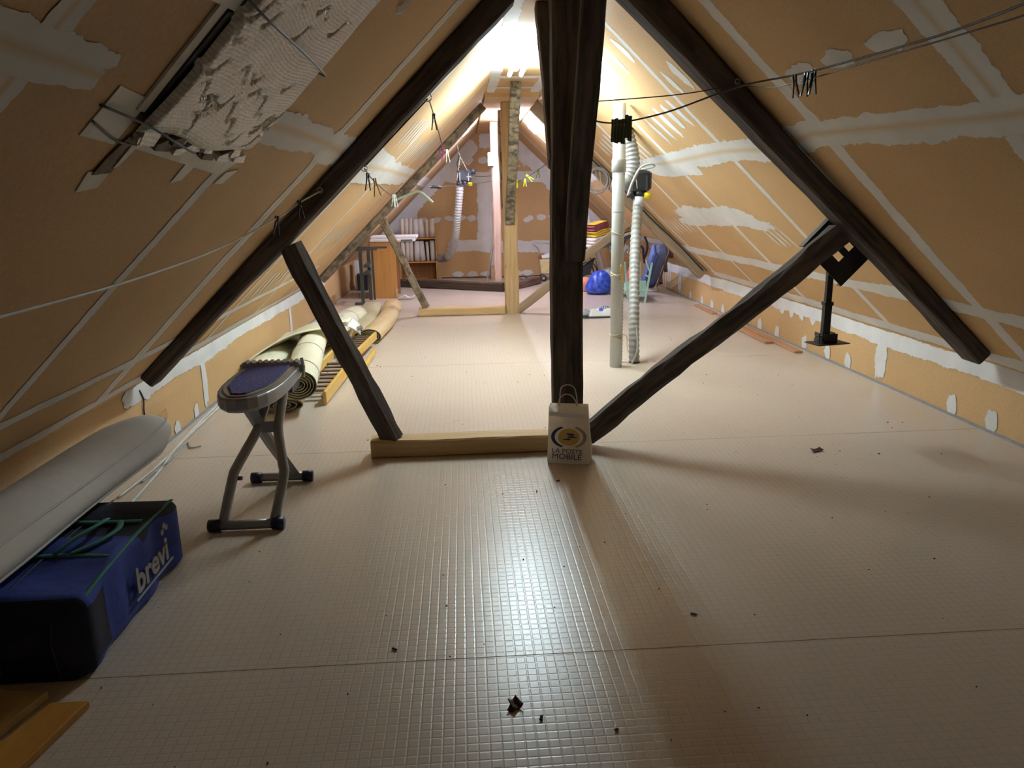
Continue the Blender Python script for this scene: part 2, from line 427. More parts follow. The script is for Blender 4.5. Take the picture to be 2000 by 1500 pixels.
def struct(o): o['kind'] = 'structure'; return o
def rz(a): return Matrix.Rotation(a, 3, 'Z')
def lerp(a, b, t): return a+(b-a)*t
def V(*a): return Vector(a)
def curve(pts, n=8):
    """Catmull-Rom through points"""
    P = [Vector(p) for p in pts]; out = []
    for i in range(len(P)-1):
        p0, p1, p2, p3 = P[max(i-1, 0)], P[i], P[i+1], P[min(i+2, len(P)-1)]
        for k in range(n):
            t = k/n
            out.append(0.5*((2*p1)+(p2-p0)*t+(2*p0-5*p1+4*p2-p3)*t*t+(3*p1-p0-3*p2+p3)*t**3))
    out.append(P[-1]); return out
def hewn(name, p0, p1, wd, dp, front, material, parent=None, taper=(1, 1), seg=16, jit=0.005, ch=0.014, twist=0.0, bow=(0, 0, 0), mid=None):
    """rough squared timber: chamfered section of width wd (across) and depth dp (along front)"""
    p0, p1 = Vector(p0), Vector(p1); ax = (p1-p0).normalized(); fr = Vector(front); fr = (fr-ax*fr.dot(ax)).normalized()
    sd = ax.cross(fr).normalized(); L = (p1-p0).length; bow = Vector(bow)
    if twist: q = Matrix.Rotation(twist, 3, ax); fr = q @ fr; sd = q @ sd
    rnd = random.Random(int(abs(p0.x)*1000)*7+int(p0.y*100)+len(name))
    rings = []; uvr = []
    ph = [rnd.random()*6 for _ in range(4)]
    for i in range(seg+1):
        t = i/seg
        k = lerp(taper[0], taper[1], t) if mid is None else (lerp(taper[0], mid, t*2) if t < .5 else lerp(mid, taper[1], t*2-1))
        c = p0+ax*L*t+bow*math.sin(PI*t)
        w2, d2_, q = wd*k/2, dp/2, ch*(0.6+0.8*rnd.random())
        out = [(-w2+q, -d2_), (w2-q, -d2_), (w2, -d2_+q), (w2, d2_-q), (w2-q, d2_), (-w2+q, d2_), (-w2, d2_-q), (-w2, -d2_+q)]
        wob = jit*.8*math.sin(t*9+ph[0]); wob2 = jit*1.2*math.sin(t*7+ph[1])
        ends = i in (0, seg)
        rings.append([c+sd*(a+wob+rnd.uniform(-jit, jit)*.6)+fr*(b+(0 if b < 0 else wob2)+rnd.uniform(-jit, jit)*(.25 if b < 0 else .6)) for a, b in out])
    mb = MB(); n = 8; vs = [p for r in rings for p in r]; fs = []; uv = []
    per = [0, wd*.8, wd, wd+dp*.8, wd+dp, 2*wd+.8*dp-.2*wd, 2*wd+dp, 2*wd+2*dp*.9, 2*wd+2*dp]
    off = rnd.random()*5
    for i in range(seg):
        for k in range(n):
            j = (k+1) % n; fs.append((i*n+k, i*n+j, i*n+n+j, i*n+n+k))
            a, b = L*i/seg+off, L*(i+1)/seg+off
            uv.append([(a, per[k]), (a, per[k+1]), (b, per[k+1]), (b, per[k])])
    for f in (list(range(7, -1, -1)), [seg*8+k for k in range(8)]):
        fs.append(f); uv.append([((vs[k]-p0).dot(sd)*3, (vs[k]-p0).dot(fr)) for k in f])
    mb.add(vs, fs, uv)
    return mb.build(name, material, parent, smooth=False)
def text_obj(name, txt, size, origin, xdir, ydir, material, parent, align='LEFT', ext=0.0006, squash=1.0, bold=0.0):
    cu = bpy.data.curves.new('t', 'FONT'); cu.body = txt; cu.size = size; cu.align_x = align; cu.extrude = ext; cu.offset = bold
    cu.resolution_u = 3
    to = bpy.data.objects.new('t', cu); C.objects.link(to); bpy.context.view_layer.update()
    me = bpy.data.meshes.new_from_object(to); bpy.data.objects.remove(to)
    x, y = Vector(xdir).normalized(), Vector(ydir).normalized(); z = x.cross(y); o_ = Vector(origin)
    for v in me.vertices: v.co = o_+x*v.co.x*squash+y*v.co.y+z*v.co.z
    me.name = name; me.materials.append(material)
    ob = bpy.data.objects.new(name, me); C.objects.link(ob); ob.parent = parent
    ob.matrix_parent_inverse = parent.matrix_basis.inverted(); return ob

# ------------------------------------------------------------------ room shell
XL, XR, YN, YF = -1.81, 3.07, -1.6, 13.65
KL, KR, SL, SR, ZC = 0.43, 0.40, 0.98, 0.958, 2.50
zL = lambda X: KL+SL*(X-XL)
zR = lambda X: KR+SR*(XR-X)
XCL, XCR = XL+(ZC-KL)/SL, XR-(ZC-KR)/SR
nL, nR = V(SL, 0, -1).normalized(), V(-SR, 0, -1).normalized()
floor = struct(MB().box(((XL+XR)/2, (YN+YF)/2, -0.03), (XR-XL+.2, YF-YN+.2, 0.05)).build('floor', M['trimgrey']))
seams = [YN, 0.02, 2.085, 4.13, 6.36, 8.45, 10.55, 12.1, YF]
for a, b in zip(seams[:-1], seams[1:]):
    MB().box(((XL+XR)/2, (a+b)/2, -0.0025), (XR-XL, b-a-0.004, 0.005)).build('floor_panel', FLOOR, floor)
wl = struct(MB().box((XL-.03, (YN+YF)/2, KL/2-.01), (.06, YF-YN, KL+.02)).build('wall_left', BOARD))
wr = struct(MB().box((XR+.03, (YN+YF)/2, KR/2-.01), (.06, YF-YN, KR+.02)).build('wall_right', BOARD))
cl = struct(MB().prism([(XL, YN, KL), (XL, YF, KL), (XCL, YF, ZC), (XCL, YN, ZC)], -nL*.05).build('ceiling_left', BOARD))
cr = struct(MB().prism([(XR, YN, KR), (XR, YF, KR), (XCR, YF, ZC), (XCR, YN, ZC)], -nR*.05).build('ceiling_right', BOARD))
ct = struct(MB().box(((XCL+XCR)/2, (YN+YF)/2, ZC+.025), (XCR-XCL+.02, YF-YN, .05)).build('ceiling', BOARD))
cf = struct(MB().box(((XCL+XCR)/2, (8.75+YF)/2, ZC-.02), (XCR-XCL+.02, YF-8.75, .04)).build('ceiling_far', BOARD))
gable = lambda y: [(XL-.05, y, -.02), (XR+.05, y, -.02), (XR+.05, y, KR), (XCR, y, ZC+.04), (XCL, y, ZC+.04), (XL-.05, y, KL)]
wb = struct(MB().prism(gable(YF), (0, .06, 0)).build('wall_back', BOARD))
wf = struct(MB().prism(gable(YN), (0, -.06, 0)).build('wall_front', mat('bounce_white_gable', (0.82, 0.80, 0.77), 0.7, var=.03)))  # unseen end wall, coloured near white to bounce fill onto camera-facing surfaces
struct(MB().box((XR-.006, (YN+YF)/2, .007), (.012, YF-YN, .014)).build('baseboard_right', M['trimgrey']))
struct(MB().box((XL+.006, (YN+YF)/2, .007), (.012, YF-YN, .014)).build('baseboard_left', M['trimgrey']))

# ---- joint compound: strips and smears 1 mm proud of the boards, each a child of its surface
class Plane:
    def __init__(s, o, u, v, n, parent): s.o, s.u, s.v, s.n, s.p = Vector(o), Vector(u), Vector(v), Vector(n), parent
    def at(s, a, b, off=0.0009): return s.o+s.u*a+s.v*b+s.n*off
PL = Plane((XL, 0, KL), (0, 1, 0), V(1, 0, SL).normalized(), nL, cl); fL = math.sqrt(1+SL*SL)
PR = Plane((XR, 0, KR), (0, 1, 0), V(-1, 0, SR).normalized(), nR, cr); fR = math.sqrt(1+SR*SR)
WL = Plane((XL, 0, 0), (0, 1, 0), (0, 0, 1), (1, 0, 0), wl)
WR = Plane((XR, 0, 0), (0, 1, 0), (0, 0, 1), (-1, 0, 0), wr)
WB = Plane((0, YF, 0), (1, 0, 0), (0, 0, 1), (0, -1, 0), wb)
CT = Plane((0, 0, ZC), (0, 1, 0), (1, 0, 0), (0, 0, -1), ct)
LX = lambda Y, X: (Y, (X-XL)*fL)
RX = lambda Y, X: (Y, (XR-X)*fR)
lay = [0]
def strip(pl, pts, hw, name='joint_filler', tape=False, soft=1.0):
    lay[0] += 1; off = 0.0006+0.00002*lay[0]
    rnd = random.Random(lay[0])
    P = [Vector((a, b)) for a, b in pts]; Q = [P[0]]
    for a, b in zip(P[:-1], P[1:]):
        k = max(2, int((b-a).length/0.09))
        Q += [a+(b-a)*(i/k) for i in range(1, k+1)]
    offs = [(-1.5, 0), (-1.05, .45), (-.7, .95), (-.38, 1), (0, 1), (.38, 1), (.7, .95), (1.05, .45), (1.5, 0)]
    vs, cov, tp = [], [], []
    ww = 0; wv = 0
    for i, q in enumerate(Q):
        t = (Q[min(i+1, len(Q)-1)]-Q[max(i-1, 0)]).normalized(); nn = Vector((-t.y, t.x))
        ww = ww*.7+rnd.uniform(-.12, .12); wv = wv*.7+rnd.uniform(-.12, .12)
        e = min(1, min(i, len(Q)-1-i)/1.0*0.6+.25)
        for o_, c_ in offs:
            k = hw*(o_*(1+(ww if o_ > 0 else wv))); p = q+nn*k
            vs.append(pl.at(p.x, p.y, off)); cov.append(c_*e); tp.append(.95 if tape and abs(o_) < .1 else 0.0)
    m = len(offs); fs = [(i*m+k, i*m+k+1, i*m+m+k+1, i*m+m+k) for i in range(len(Q)-1) for k in range(m-1)]
    mb = MB(); mb.add(vs, fs); mb.at = {'cov': cov, 'tape': tp}
    return mb.build(name, FILLER, pl.p, fixn=False)
def spot(pl, a, b, ra, rb, ang=0.0, name='filler_spot'):
    lay[0] += 1; off = 0.0006+0.00002*lay[0]
    rnd = random.Random(lay[0]*3); n = 14
    vs, cov = [pl.at(a, b, off)], [1.0]
    rr = [1+rnd.uniform(-.18, .18) for _ in range(n)]
    for f_, c_ in ((.55, 1.0), (.95, .55), (1.3, 0.0)):
        for k in range(n):
            g = 2*PI*k/n; x, y = ra*f_*rr[k]*math.cos(g), rb*f_*rr[k]*math.sin(g)
            vs.append(pl.at(a+x*math.cos(ang)-y*math.sin(ang), b+x*math.sin(ang)+y*math.cos(ang), off)); cov.append(c_)
    fs = [(0, 1+k, 1+(k+1) % n) for k in range(n)]
    for r_ in range(2):
        for k in range(n):
            j = (k+1) % n; fs.append((1+r_*n+k, 1+r_*n+n+k, 1+r_*n+n+j, 1+r_*n+j))
    mb = MB(); mb.add(vs, fs); mb.at = {'cov': cov, 'tape': [0.0]*len(vs)}
    return mb.build(name, FILLER, pl.p, fixn=False)
# right slope: board joints up the slope, then along it
for Y, hw, tp in ((-0.1, .05, True), (1.22, .06, True), (2.48, .085, True), (3.70, .05, False), (5.08, .032, False), (6.40, .036, False), (7.60, .036, False), (8.85, .04, False), (10.1, .05, False), (11.4, .05, False), (12.6, .05, False)):
    strip(PR, [RX(Y, 3.05), RX(Y+.02, 2.4), RX(Y-.01, 1.7), RX(Y, .90)], hw, tape=tp)
strip(PR, [RX(-.8, 1.77), RX(1.2, 1.78), RX(2.5, 1.785), RX(3.8, 1.74), RX(4.4, 1.775), RX(5.15, 1.745), RX(6.4, 1.76), RX(7.35, 1.755), RX(8.9, 1.76)], .085, tape=True)
strip(PR, [RX(5.9, 1.84), RX(6.8, 1.83), RX(7.4, 1.78)], .06)
strip(PR, [RX(-.8, 2.69), RX(2.5, 2.70), RX(4.4, 2.675), RX(6.3, 2.685), RX(9.0, 2.70), RX(13.4, 2.7)], .055)
strip(PR, [RX(-.8, 3.0), RX(4, 3.01), RX(9, 3.0)], .05)
strip(PR, [RX(10, 1.76), RX(13.5, 1.76)], .09)
for Y, X, a, b in ((7.1, 2.24, .9, .13), (6.3, 2.22, .55, .11), (5.85, 2.28, .32, .07), (7.7, 2.32, .45, .06)):
    spot(PR, *RX(Y, X), a, b)
def smears(pl, fx, Y0, X0, dY, dX, n, ra, rb, ang):
    for i in range(n):
        spot(pl, *fx(Y0+dY*i, X0+dX*i), ra*random.uniform(.75, 1.15), rb*random.uniform(.8, 1.1), ang)
smears(PR, RX, 5.25, 1.47, .20, .015, 5, .05, .16, -.25)
smears(PR, RX, 6.85, 1.62, .17, .015, 4, .045, .13, -.25)
smears(PR, RX, 4.25, 1.30, .22, .01, 4, .05, .13, -.25)
smears(PR, RX, 5.45, 2.36, .11, .01, 4, .022, .12, -.35)
smears(PR, RX, 7.9, 2.36, .16, .01, 6, .03, .12, -.35)
smears(PR, RX, 7.75, 1.5, .2, .01, 4, .05, .12, -.25)
smears(PR, RX, 5.2, 1.08, .3, .01, 4, .06, .12, -.2)
smears(PR, RX, 2.75, 1.5, .35, .0, 3, .12, .05, 0)
smears(PR, RX, 10.3, 1.4, .25, .01, 8, .06, .12, -.25)
# left slope
for Y, hw, tp in ((-0.05, .05, True), (1.19, .042, True), (2.40, .032, False), (3.55, .06, True), (5.05, .03, False), (6.30, .03, False), (7.62, .026, False), (8.85, .05, False), (10.1, .05, False), (11.4, .05, False), (12.6, .05, False)):
    strip(PL, [LX(Y, -1.79), LX(Y-.02, -1.1), LX(Y+.02, -.4), LX(Y, .28)], hw, tape=tp)
strip(PL, [LX(-.8, -.6), LX(.6, -.6), LX(1.45, -.605)], .045, tape=True)
strip(PL, [LX(2.38, -.585), LX(2.9, -.58), LX(3.5, -.577)], .068, tape=True)
strip(PL, [LX(3.4, -.577), LX(4.9, -.61), LX(6.5, -.59), LX(8.9, -.575)], .095, tape=True)
strip(PL, [LX(5.0, -.68), LX(6.4, -.66), LX(8.6, -.64)], .045)
strip(PL, [LX(5.0, -.53), LX(6.4, -.55)], .05)
strip(PL, [LX(-.8, -1.50), LX(3.5, -1.55), LX(8, -1.5)], .028)
strip(PL, [LX(-.8, -1.76), LX(3.5, -1.75), LX(9, -1.76)], .04)
strip(PL, [LX(9.5, -.58), LX(13.5, -.58)], .09)
smears(PL, LX, 5.55, -.36, .16, .012, 5, .028, .13, .25)
smears(PL, LX, 6.6, -.44, .16, .012, 8, .026, .15, .25)
smears(PL, LX, 7.85, -.35, .13, .012, 6, .022, .15, .25)
smears(PL, LX, 6.5, -1.18, .16, .01, 9, .026, .14, .25)
smears(PL, LX, 5.3, -1.42, .16, .01, 6, .026, .12, .25)
smears(PL, LX, 9.5, -1.0, .25, .01, 8, .05, .12, .25)
# flat ceiling
strip(CT, [(4.2, XCL+.05), (8.7, XCL+.05)], .05); strip(CT, [(4.2, XCR-.05), (8.7, XCR-.05)], .05)
strip(CT, [(7.6, .35), (7.6, .85)], .09); strip(CT, [(8.3, .35), (8.3, .85)], .06)
# knee walls
strip(WR, [(-1, .35), (2.5, .345), (3.6, .35), (4.6, .345), (5.6, .35), (7.3, .35), (8.9, .34), (11.5, .34)], .055)
strip(WR, [(5.27, .34), (5.29, .2), (5.26, .0)], .065)
strip(WR, [(7.9, .33), (7.92, .15), (7.9, .0)], .05)
strip(WR, [(10.62, .34), (10.6, .0)], .09); strip(WR, [(2.65, .33), (2.65, .0)], .06)
for Y in (2.0, 2.95, 3.33, 4.05, 4.42, 5.75, 6.1, 6.55, 7.15, 7.6, 8.4, 8.75, 9.15, 9.55, 10.05, 11.2, 11.6, 12.0, 12.4):
    spot(WR, Y, .05+random.uniform(-.01, .02), .055, .07)
smears(WR, lambda a, b: (a, b), 6.2, .30, .22, 0, 5, .06, .05, 0.3)
smears(WR, lambda a, b: (a, b), 11.1, .22, .12, 0, 9, .03, .14, 0.0)
strip(WL, [(3.9, .385), (4.6, .40), (5.2, .385), (6.3, .40), (7.2, .385), (8.2, .37), (10, .385)], .05)
strip(WL, [(5.16, .39), (5.17, .2), (5.15, .0)], .045); strip(WL, [(7.86, .38), (7.87, .2), (7.86, .02)], .045)
strip(WL, [(9.75, .38), (9.75, .0)], .05)
for Y, z in ((4.6, .04), (4.95, .05), (5.6, .04), (3.6, .27), (4.24, .36), (3.3, .05)): spot(WL, Y, z, .045, .05)
# far gable
def gb(*pts, hw=.09, **k): strip(WB, pts, hw, **k)
gb((XL+.1, .42), (-.85, 1.30), (-.30, 1.84), (.26, 2.36), hw=.16)
gb((XR-.1, .40), (2.2, 1.14), (1.6, 1.72), (.92, 2.38), hw=.17)
gb((.3, 2.36), (.9, 2.36), hw=.13)
gb((-.8, 1.72), (-.2, 1.75), (.5, 1.73), (1.0, 1.76), (1.8, 1.70), hw=.09)
gb((-.3, .57), (.2, .56), (.8, .53), (1.5, .53), (2.4, .5), hw=.11)
gb((.38, 1.7), (.39, 1.1), (.37, .55), hw=.12); gb((-1.2, .5), (-1.05, 1.2), hw=.3)
gb((-.85, 1.25), (-.95, .75), hw=.12)
gb((.55, 1.9), (.55, .1), hw=.06)
for x in (-.68, -.47, -.22, -.02, .16, .33, 1.18, 1.4, 1.62, 2.1, 2.3): spot(WB, x, 1.03+random.uniform(-.02, .02), .085, .05, random.uniform(-.3, .3))
for x in (.13, .40, 1.12, 1.35): spot(WB, x, 2.02, .085, .07)
for x in (-.1, .15, .4, .95, 1.15): spot(WB, x, .06, .1, .05)
smears(WB, lambda a, b: (a, b), .75, 1.9, .09, .005, 6, .02, .02, 0)
spot(PR, *RX(11.3, 1.05), .3, .1); spot(PL, *LX(11.3, .1), .3, .1)

# ------------------------------------------------------------------ lamps
def lamp(x, y0, y1, ztop, em, label, dx):
    yc = (y0+y1)/2; t = thing('fluorescent_lamp', label, 'lamp', (x, yc, ztop))
    hb = MB().box((x, yc, ztop-.022), (.05, y1-y0+.06, .04)).build('housing', M['white'], t, bevel=.004)
    for s in dx:
        MB().tube([(x+s, y0-.05, ztop-.075), (x+s, y1, ztop-.075)], .017, 12).build('tube', em, t, smooth=True)
        for y in (y0, y1):
            MB().box((x+s, y, ztop-.055), (.012, .012, .05)).build('lamp_holder', M['white'], hb)
lamp(.50, 5.75, 6.97, ZC, emit('lit_tube_main', COL_MAIN, LAMP_MAIN), 'lit fluorescent batten on the flat ceiling between the dark and pale trusses', (-.05, .05))
lamp(.67, 10.0, 11.2, ZC-.04, emit('lit_tube_far', COL_FAR, LAMP_FAR), 'lit fluorescent batten on the far ceiling hidden behind the pale post', (0,))

# ------------------------------------------------------------------ near truss (dark timber)
def top(o, label, cat='beam', group=None): return tag(o, label, cat, group)
Y1 = 4.0
def rafter(pX0, pX1, side, t, dp, Yf, taper, material, label, mid=None, jit=.005):
    zf, nn = (zL, nL) if side < 0 else (zR, nR)
    a, b = V(pX0, Yf+dp/2, zf(pX0)), V(pX1, Yf+dp/2, zf(pX1))
    k0, k1 = t*taper[0]/2+.004, t*taper[1]/2+.004
    o = hewn('rafter', a+nn*k0, b+nn*k1, t, dp, (0, 1, 0), material, taper=taper, jit=jit, seg=22, mid=mid, ch=.012)
    return top(o, label)
rafter(-1.735, XCL-.09, -1, .105, .15, Y1, (.72, 1.05), M['dark'], 'dark sloping rafter of the near truss, left of the central post')
rafter(2.975, XCR-.12, 1, .12, .16, Y1, (.72, 1.25), M['dark'], 'thick dark sloping rafter of the near truss, right of the central post', mid=.86)
top(hewn('post', (.556, 4.08, 0.0), (.556, 4.08, 2.495), .165, .155, (0, 1, 0), M['dark'], jit=.004, seg=20), 'massive dark upright post standing behind the white paper bag', 'post')
def slant(name, x, w_, y0, z0, y1, z1, th, sgn, material, label):
    d = V(0, y1-y0, z1-z0).normalized(); n_ = V(0, d.z, -d.y)*sgn
    a = V(x, y0, z0)+n_*th/2; b = V(x, y1, z1)+n_*th/2
    return top(hewn(name, a, b, w_, th, n_, material, jit=.003, ch=.008, seg=14), label, 'brace')
slant('brace', .588, .105, 3.985, 1.06, 3.315, 2.46, .075, 1, M['dark'], 'dark brace leaning from the near post up towards the viewer')
slant('brace', .52, .10, 4.18, 1.54, 4.86, 2.47, .10, -1, M['dark'], 'dark brace leaning from behind the near post up to the ceiling, away from the viewer')
top(hewn('sole_plate', (-.546, 4.062, .05), (.468, 4.066, .05), .098, .135, (0, 1, 0), M['pine'], jit=.002, ch=.008, seg=12), 'short pine sole plate on the floor left of the white paper bag')
top(hewn('strut', (-.428, 4.06, .088), (-.905, 4.07, 1.17), .105, .095, (0, 1, 0), M['dark'], jit=.004, twist=math.radians(-24), seg=16), 'dark leaning strut rising from the left end of the near pine sole plate', 'strut')
top(hewn('strut', (.665, 4.075, .07), (2.07, 4.085, 1.165), .115, .11, (0, 1, 0), M['dark'], jit=.009, seg=20, ch=.02, twist=math.radians(-3), mid=.95, taper=(1, 1.05)), 'dark rough hewn strut slanting from the post foot up to the right rafter', 'strut')

# ------------------------------------------------------------------ second truss (paler timber)
Y2 = 9.16
rafter(-1.74, XCL-.05, -1, .085, .15, Y2, (1, 1.05), M['greywood'], 'weathered grey rafter of the far truss, left of the pale post', jit=.006)
rafter(3.0, XCR+.03, 1, .125, .15, Y2, (1.0, 1.0), M['brownwood'], 'weathered brown rafter of the far truss, right of the pale post', jit=.005)
top(hewn('post', (.577, 9.24, 0), (.572, 9.24, 2.455), .17, .155, (0, 1, 0), M['paleoak'], jit=.004, seg=18), 'pale cracked oak post with bolts at its foot, behind the near truss', 'post')
slant('brace', .567, .105, 9.15, 1.07, 7.82, 2.44, .08, 1, M['bark'], 'mottled grey bark-edged brace leaning forward from the pale oak post')
slant('brace', .53, .10, 9.33, 1.25, 9.95, 2.40, .10, -1, M['greywood'], 'grey brace leaning back from behind the pale oak post')
top(hewn('sole_plate', (-.564, 9.2, .05), (.488, 9.21, .05), .098, .14, (0, 1, 0), M['pine'], jit=.002, ch=.01, seg=10), 'short pale pine sole plate at the foot of the pale oak post')
top(hewn('strut', (-.475, 9.2, .105), (-.945, 9.21, 1.16), .088, .08, (0, 1, 0), M['greywood'], jit=.003, seg=12), 'weathered grey strut leaning left from the far pine sole plate', 'strut')
top(hewn('strut', (.645, 9.22, .035), (2.0, 9.22, 1.07), .10, .09, (0, 1, 0), M['brownwood'], jit=.005, seg=14), 'weathered grey strut slanting right from the foot of the pale oak post', 'strut')
for x in (.52, .63):
    tag(MB().lathe([(.0, -.012), (.012, -.01), (.012, 0)], (x, 9.158, .05), (0, 1, 0), 8).build('bolt', M['steel']), 'round bolt head at the foot of the pale oak post, '+('left one' if x < .55 else 'right one'), 'bolt')
tag(MB().tube(curve([(x, 9.143, zR(x)-.045-.010*math.sin(x*9)) for x in (1.05, 1.3, 1.5, 1.7, 1.9, 2.1, 2.3, 2.5, 2.7, 2.93)], 6), .009, 6).build('cable', M['wire'], smooth=True), 'thick black cable running down the face of the far right rafter', 'cable')

# ------------------------------------------------------------------ timbers beyond
top(hewn('tie_beam', (-1.05, 12.42, .065), (.60, 11.42, .065), .125, .12, (0, 1, 0), M['darkbrown'], jit=.006, seg=14), 'dark brown beam lying on the floor in front of the bookcase')
top(hewn('tie_beam', (.62, 11.42, .06), (1.22, 12.40, .06), .115, .12, (1, 0, 0), M['redwood'], jit=.005, seg=12), 'reddish brown beam lying on the floor in front of the doll pram')
top(hewn('post', (.525, 11.55, .135), (.50, 11.55, 2.455), .115, .11, (0, 1, 0), M['pinkwood'], jit=.006, seg=16), 'bare pale post with a white switch box, beyond the oak post', 'post')
sb = thing('switch_box', 'white electrical box with conduit on the bare pale post', 'box', (.45, 11.47, 1.93))
MB().cbox((.445, 11.47, 1.935), (.09, .055, .19), .006).build('box_body', M['white'], sb)
MB().box((.445, 11.441, 1.935), (.065, .006, .12)).build('cover_plate', M['white'], sb)
MB().tube([(.455, 11.475, 2.03), (.452, 11.475, 2.38)], .011, 8).build('conduit', M['white'], sb, smooth=True)
tag(MB().box((.565, 13.35, .27), (.19, .3, .21)).build('cardboard_box', M['cardboard'], bevel=.004), 'small tan cardboard box behind the bare pale post', 'box')
bpy.data.objects['cardboard_box'].location.z = -.165
lp = thing('white_batten', 'long white plastic trim strip leaning against the bare pale post', 'trim', (.36, 12.5, 0))
dlt = V(.53, 11.63, 1.24)-V(.36, 12.3, 0.004)
lean = MB(); lean.tube([V(.36, 12.3, .012), V(.36, 12.3, .012)+dlt*.97], .03, 4, flat=.28, up=(1, 0, 0)); lean.build('strip', M['white'], lp)
MB().tube([V(.385, 12.285, .012), V(.385, 12.285, .012)+dlt*.96], .007, 4).build('groove', M['greywire'], lp)

# ------------------------------------------------------------------ foil insulation on the left slope
fo = thing('skylight_insulation', 'wrinkled silver bubble foil taped over a roof opening on the left slope', 'insulation', PL.at(2.0, (-.2-XL)*fL, .02))
rf = random.Random(4)
wr_ = [(rf.uniform(0, 1), rf.uniform(0, 1), rf.uniform(-.5, .5), rf.uniform(.05, .16)) for _ in range(46)]
def foil_pt(u, v):
    a = 1.645+.76*u+.012*math.sin(v*9); b = (-.665-XL)*fL+1.12*v+.012*math.sin(u*8)
    e = min(u*1.6, 1-u, v, 1.2-v); k = min(1, max(0, e)/.03)
    h = .016+.018*math.sqrt(k)
    for x, y, an, ln in wr_:
        dx, dy = (u-x)*math.cos(an)+(v-y)*math.sin(an), -(u-x)*math.sin(an)+(v-y)*math.cos(an)
        dy += .012*math.sin(dx*55+x*20)
        if abs(dx) < ln: h -= .011*math.exp(-(dy/.0062)**2)*(1-(dx/ln)**2)
    h += .002*math.sin(u*13+v*9)*math.sin(v*17)
    h -= .018*math.exp(-((v-.30-.02*u-.0)/.014)**2) if False else 0
    return PL.at(a, b, h)
MB().sheet(foil_pt, 170, 230).build('foil_sheet', M['foil'], fo, smooth=True)
def band(name, pts, th, material, off=.001, parent=fo):
    return MB().prism([PL.at(*LX(y, x), off) for x, y in pts], PL.n*th).build(name, material, parent)
band('gap_shade_strip', [(-.448, 1.625), (-.440, 1.672), (-.628, 1.690), (-.640, 1.645)], .010, M['blackmetal'])  # raised black strip painted in for the darkness inside the gap
band('frame_edge', [(-.44, 1.585), (-.44, 1.622), (-.635, 1.645), (-.635, 1.61)], .006, M['tapew'])
band('tape', [(-.608, 1.49), (-.694, 1.491), (-.700, 1.64), (-.615, 1.638)], .002, M['tapew'])
band('tape', [(-.700, 1.733), (-.737, 2.422), (-.687, 2.509), (-.679, 1.715)], .002, M['tapew'], .003)
band('tape', [(-.794, 1.653), (-.754, 1.634), (-.751, 1.724), (-.784, 1.730)], .002, M['tapew'])
band('torn_paper', [(-.758, 1.653), (-.719, 1.657), (-.680, 1.673), (-.688, 1.736), (-.720, 1.731), (-.751, 1.724)], .003, M['tapebrown'], .003)
band('tape', [(-.742, 1.709), (-.734, 1.725), (-.694, 1.735), (-.693, 1.706)], .002, M['tapew'], .007)
band('tape', [(-.767, 2.109), (-.718, 2.102), (-.720, 2.178), (-.759, 2.168)], .002, M['tapew'])
band('tape', [(-.764, 2.458), (-.729, 2.480), (-.717, 2.578), (-.762, 2.536)], .002, M['tapew'])
band('tape', [(-.452, 1.50), (-.30, 1.50), (-.30, 1.68), (-.440, 1.675)], .002, M['tapew'], .008)
sr = random.Random(9)
for i in range(22):
    y = 1.66+.74*sr.random(); x = -.685+.03*sr.random()
    band('torn_edge', [(x, y), (x+.012, y+sr.uniform(.03, .09)), (x-.010, y+sr.uniform(.05, .12)), (x-.012, y+.01)], sr.uniform(.008, .02), M['foil'] if i % 3 else M['tapebrown'], .004)
def strap(pts, name='strap'):
    P = [PL.at(*LX(y, x), h) for x, y, h in pts]
    return MB().tube(curve(P, 5), .003, 6, flat=.4, up=PL.n).build(name, M['strap'], fo, smooth=True)
strap([(-.415, 1.56, .012), (-.418, 1.72, .056), (-.418, 2.0, .060), (-.422, 2.35, .060), (-.43, 2.46, .012)])
strap([(-.642, 1.47, .004), (-.645, 1.64, .03), (-.655, 1.78, .055), (-.668, 1.93, .050)])
strap([(-.668, 1.49, .004), (-.690, 1.62, .006), (-.693, 1.70, .010)])
tag(MB().sheet(lambda u, v: PL.at(2.72+.11*u, (-.20-XL)*fL+.10*v, .004+.006*math.sin(u*7+v*5)), 6, 6).build('plastic_scrap', M['clear'], solid=.001), 'small clear plastic film scrap stuck on the left slope beside the foil', 'plastic')

# ------------------------------------------------------------------ blue travel-cot bag
bg = thing('cot_bag', 'blue canvas carry bag with green webbing straps and grey lettering, near left', 'bag', (-1.38, 2.48, 0))
def rrect(cx, cz, w_, h_, r, y, n=5, sag=0):
    pts = []
    for qx, qz, a0 in ((1, -1, -PI/2), (1, 1, 0), (-1, 1, PI/2), (-1, -1, PI)):
        for k in range(n+1):
            a = a0+PI/2*k/n
            pts.append(V(cx+qx*(w_/2-r)+r*math.cos(a), y, cz+qz*(h_/2-r)+r*math.sin(a)))
    return pts
rg = []; by0, by1 = 2.075, 2.885
rb = random.Random(3)
for i in range(25):
    t = i/24; y = lerp(by0, by1, t); e = min(t, 1-t)
    sc = 1-.10*max(0, 1-e/.04)**2
    hh = (.245+.018*math.sin(t*PI*1.0)+.02*t)*sc; ww = (.43+.012*math.sin(t*15))*sc
    ring = rrect(-1.385, hh/2+.002, ww, hh, .03, y)
    ring = [p+V(.006*math.sin(t*22+p.z*30), 0, (.008*math.sin(t*17+p.x*20) if p.z > .1 else 0)) for p in ring]
    rg.append(ring)
body = MB(); body.loft(rg)
bo = body.build('bag_body', [M['bluefab'], M['darkfab']], bg, smooth=True)
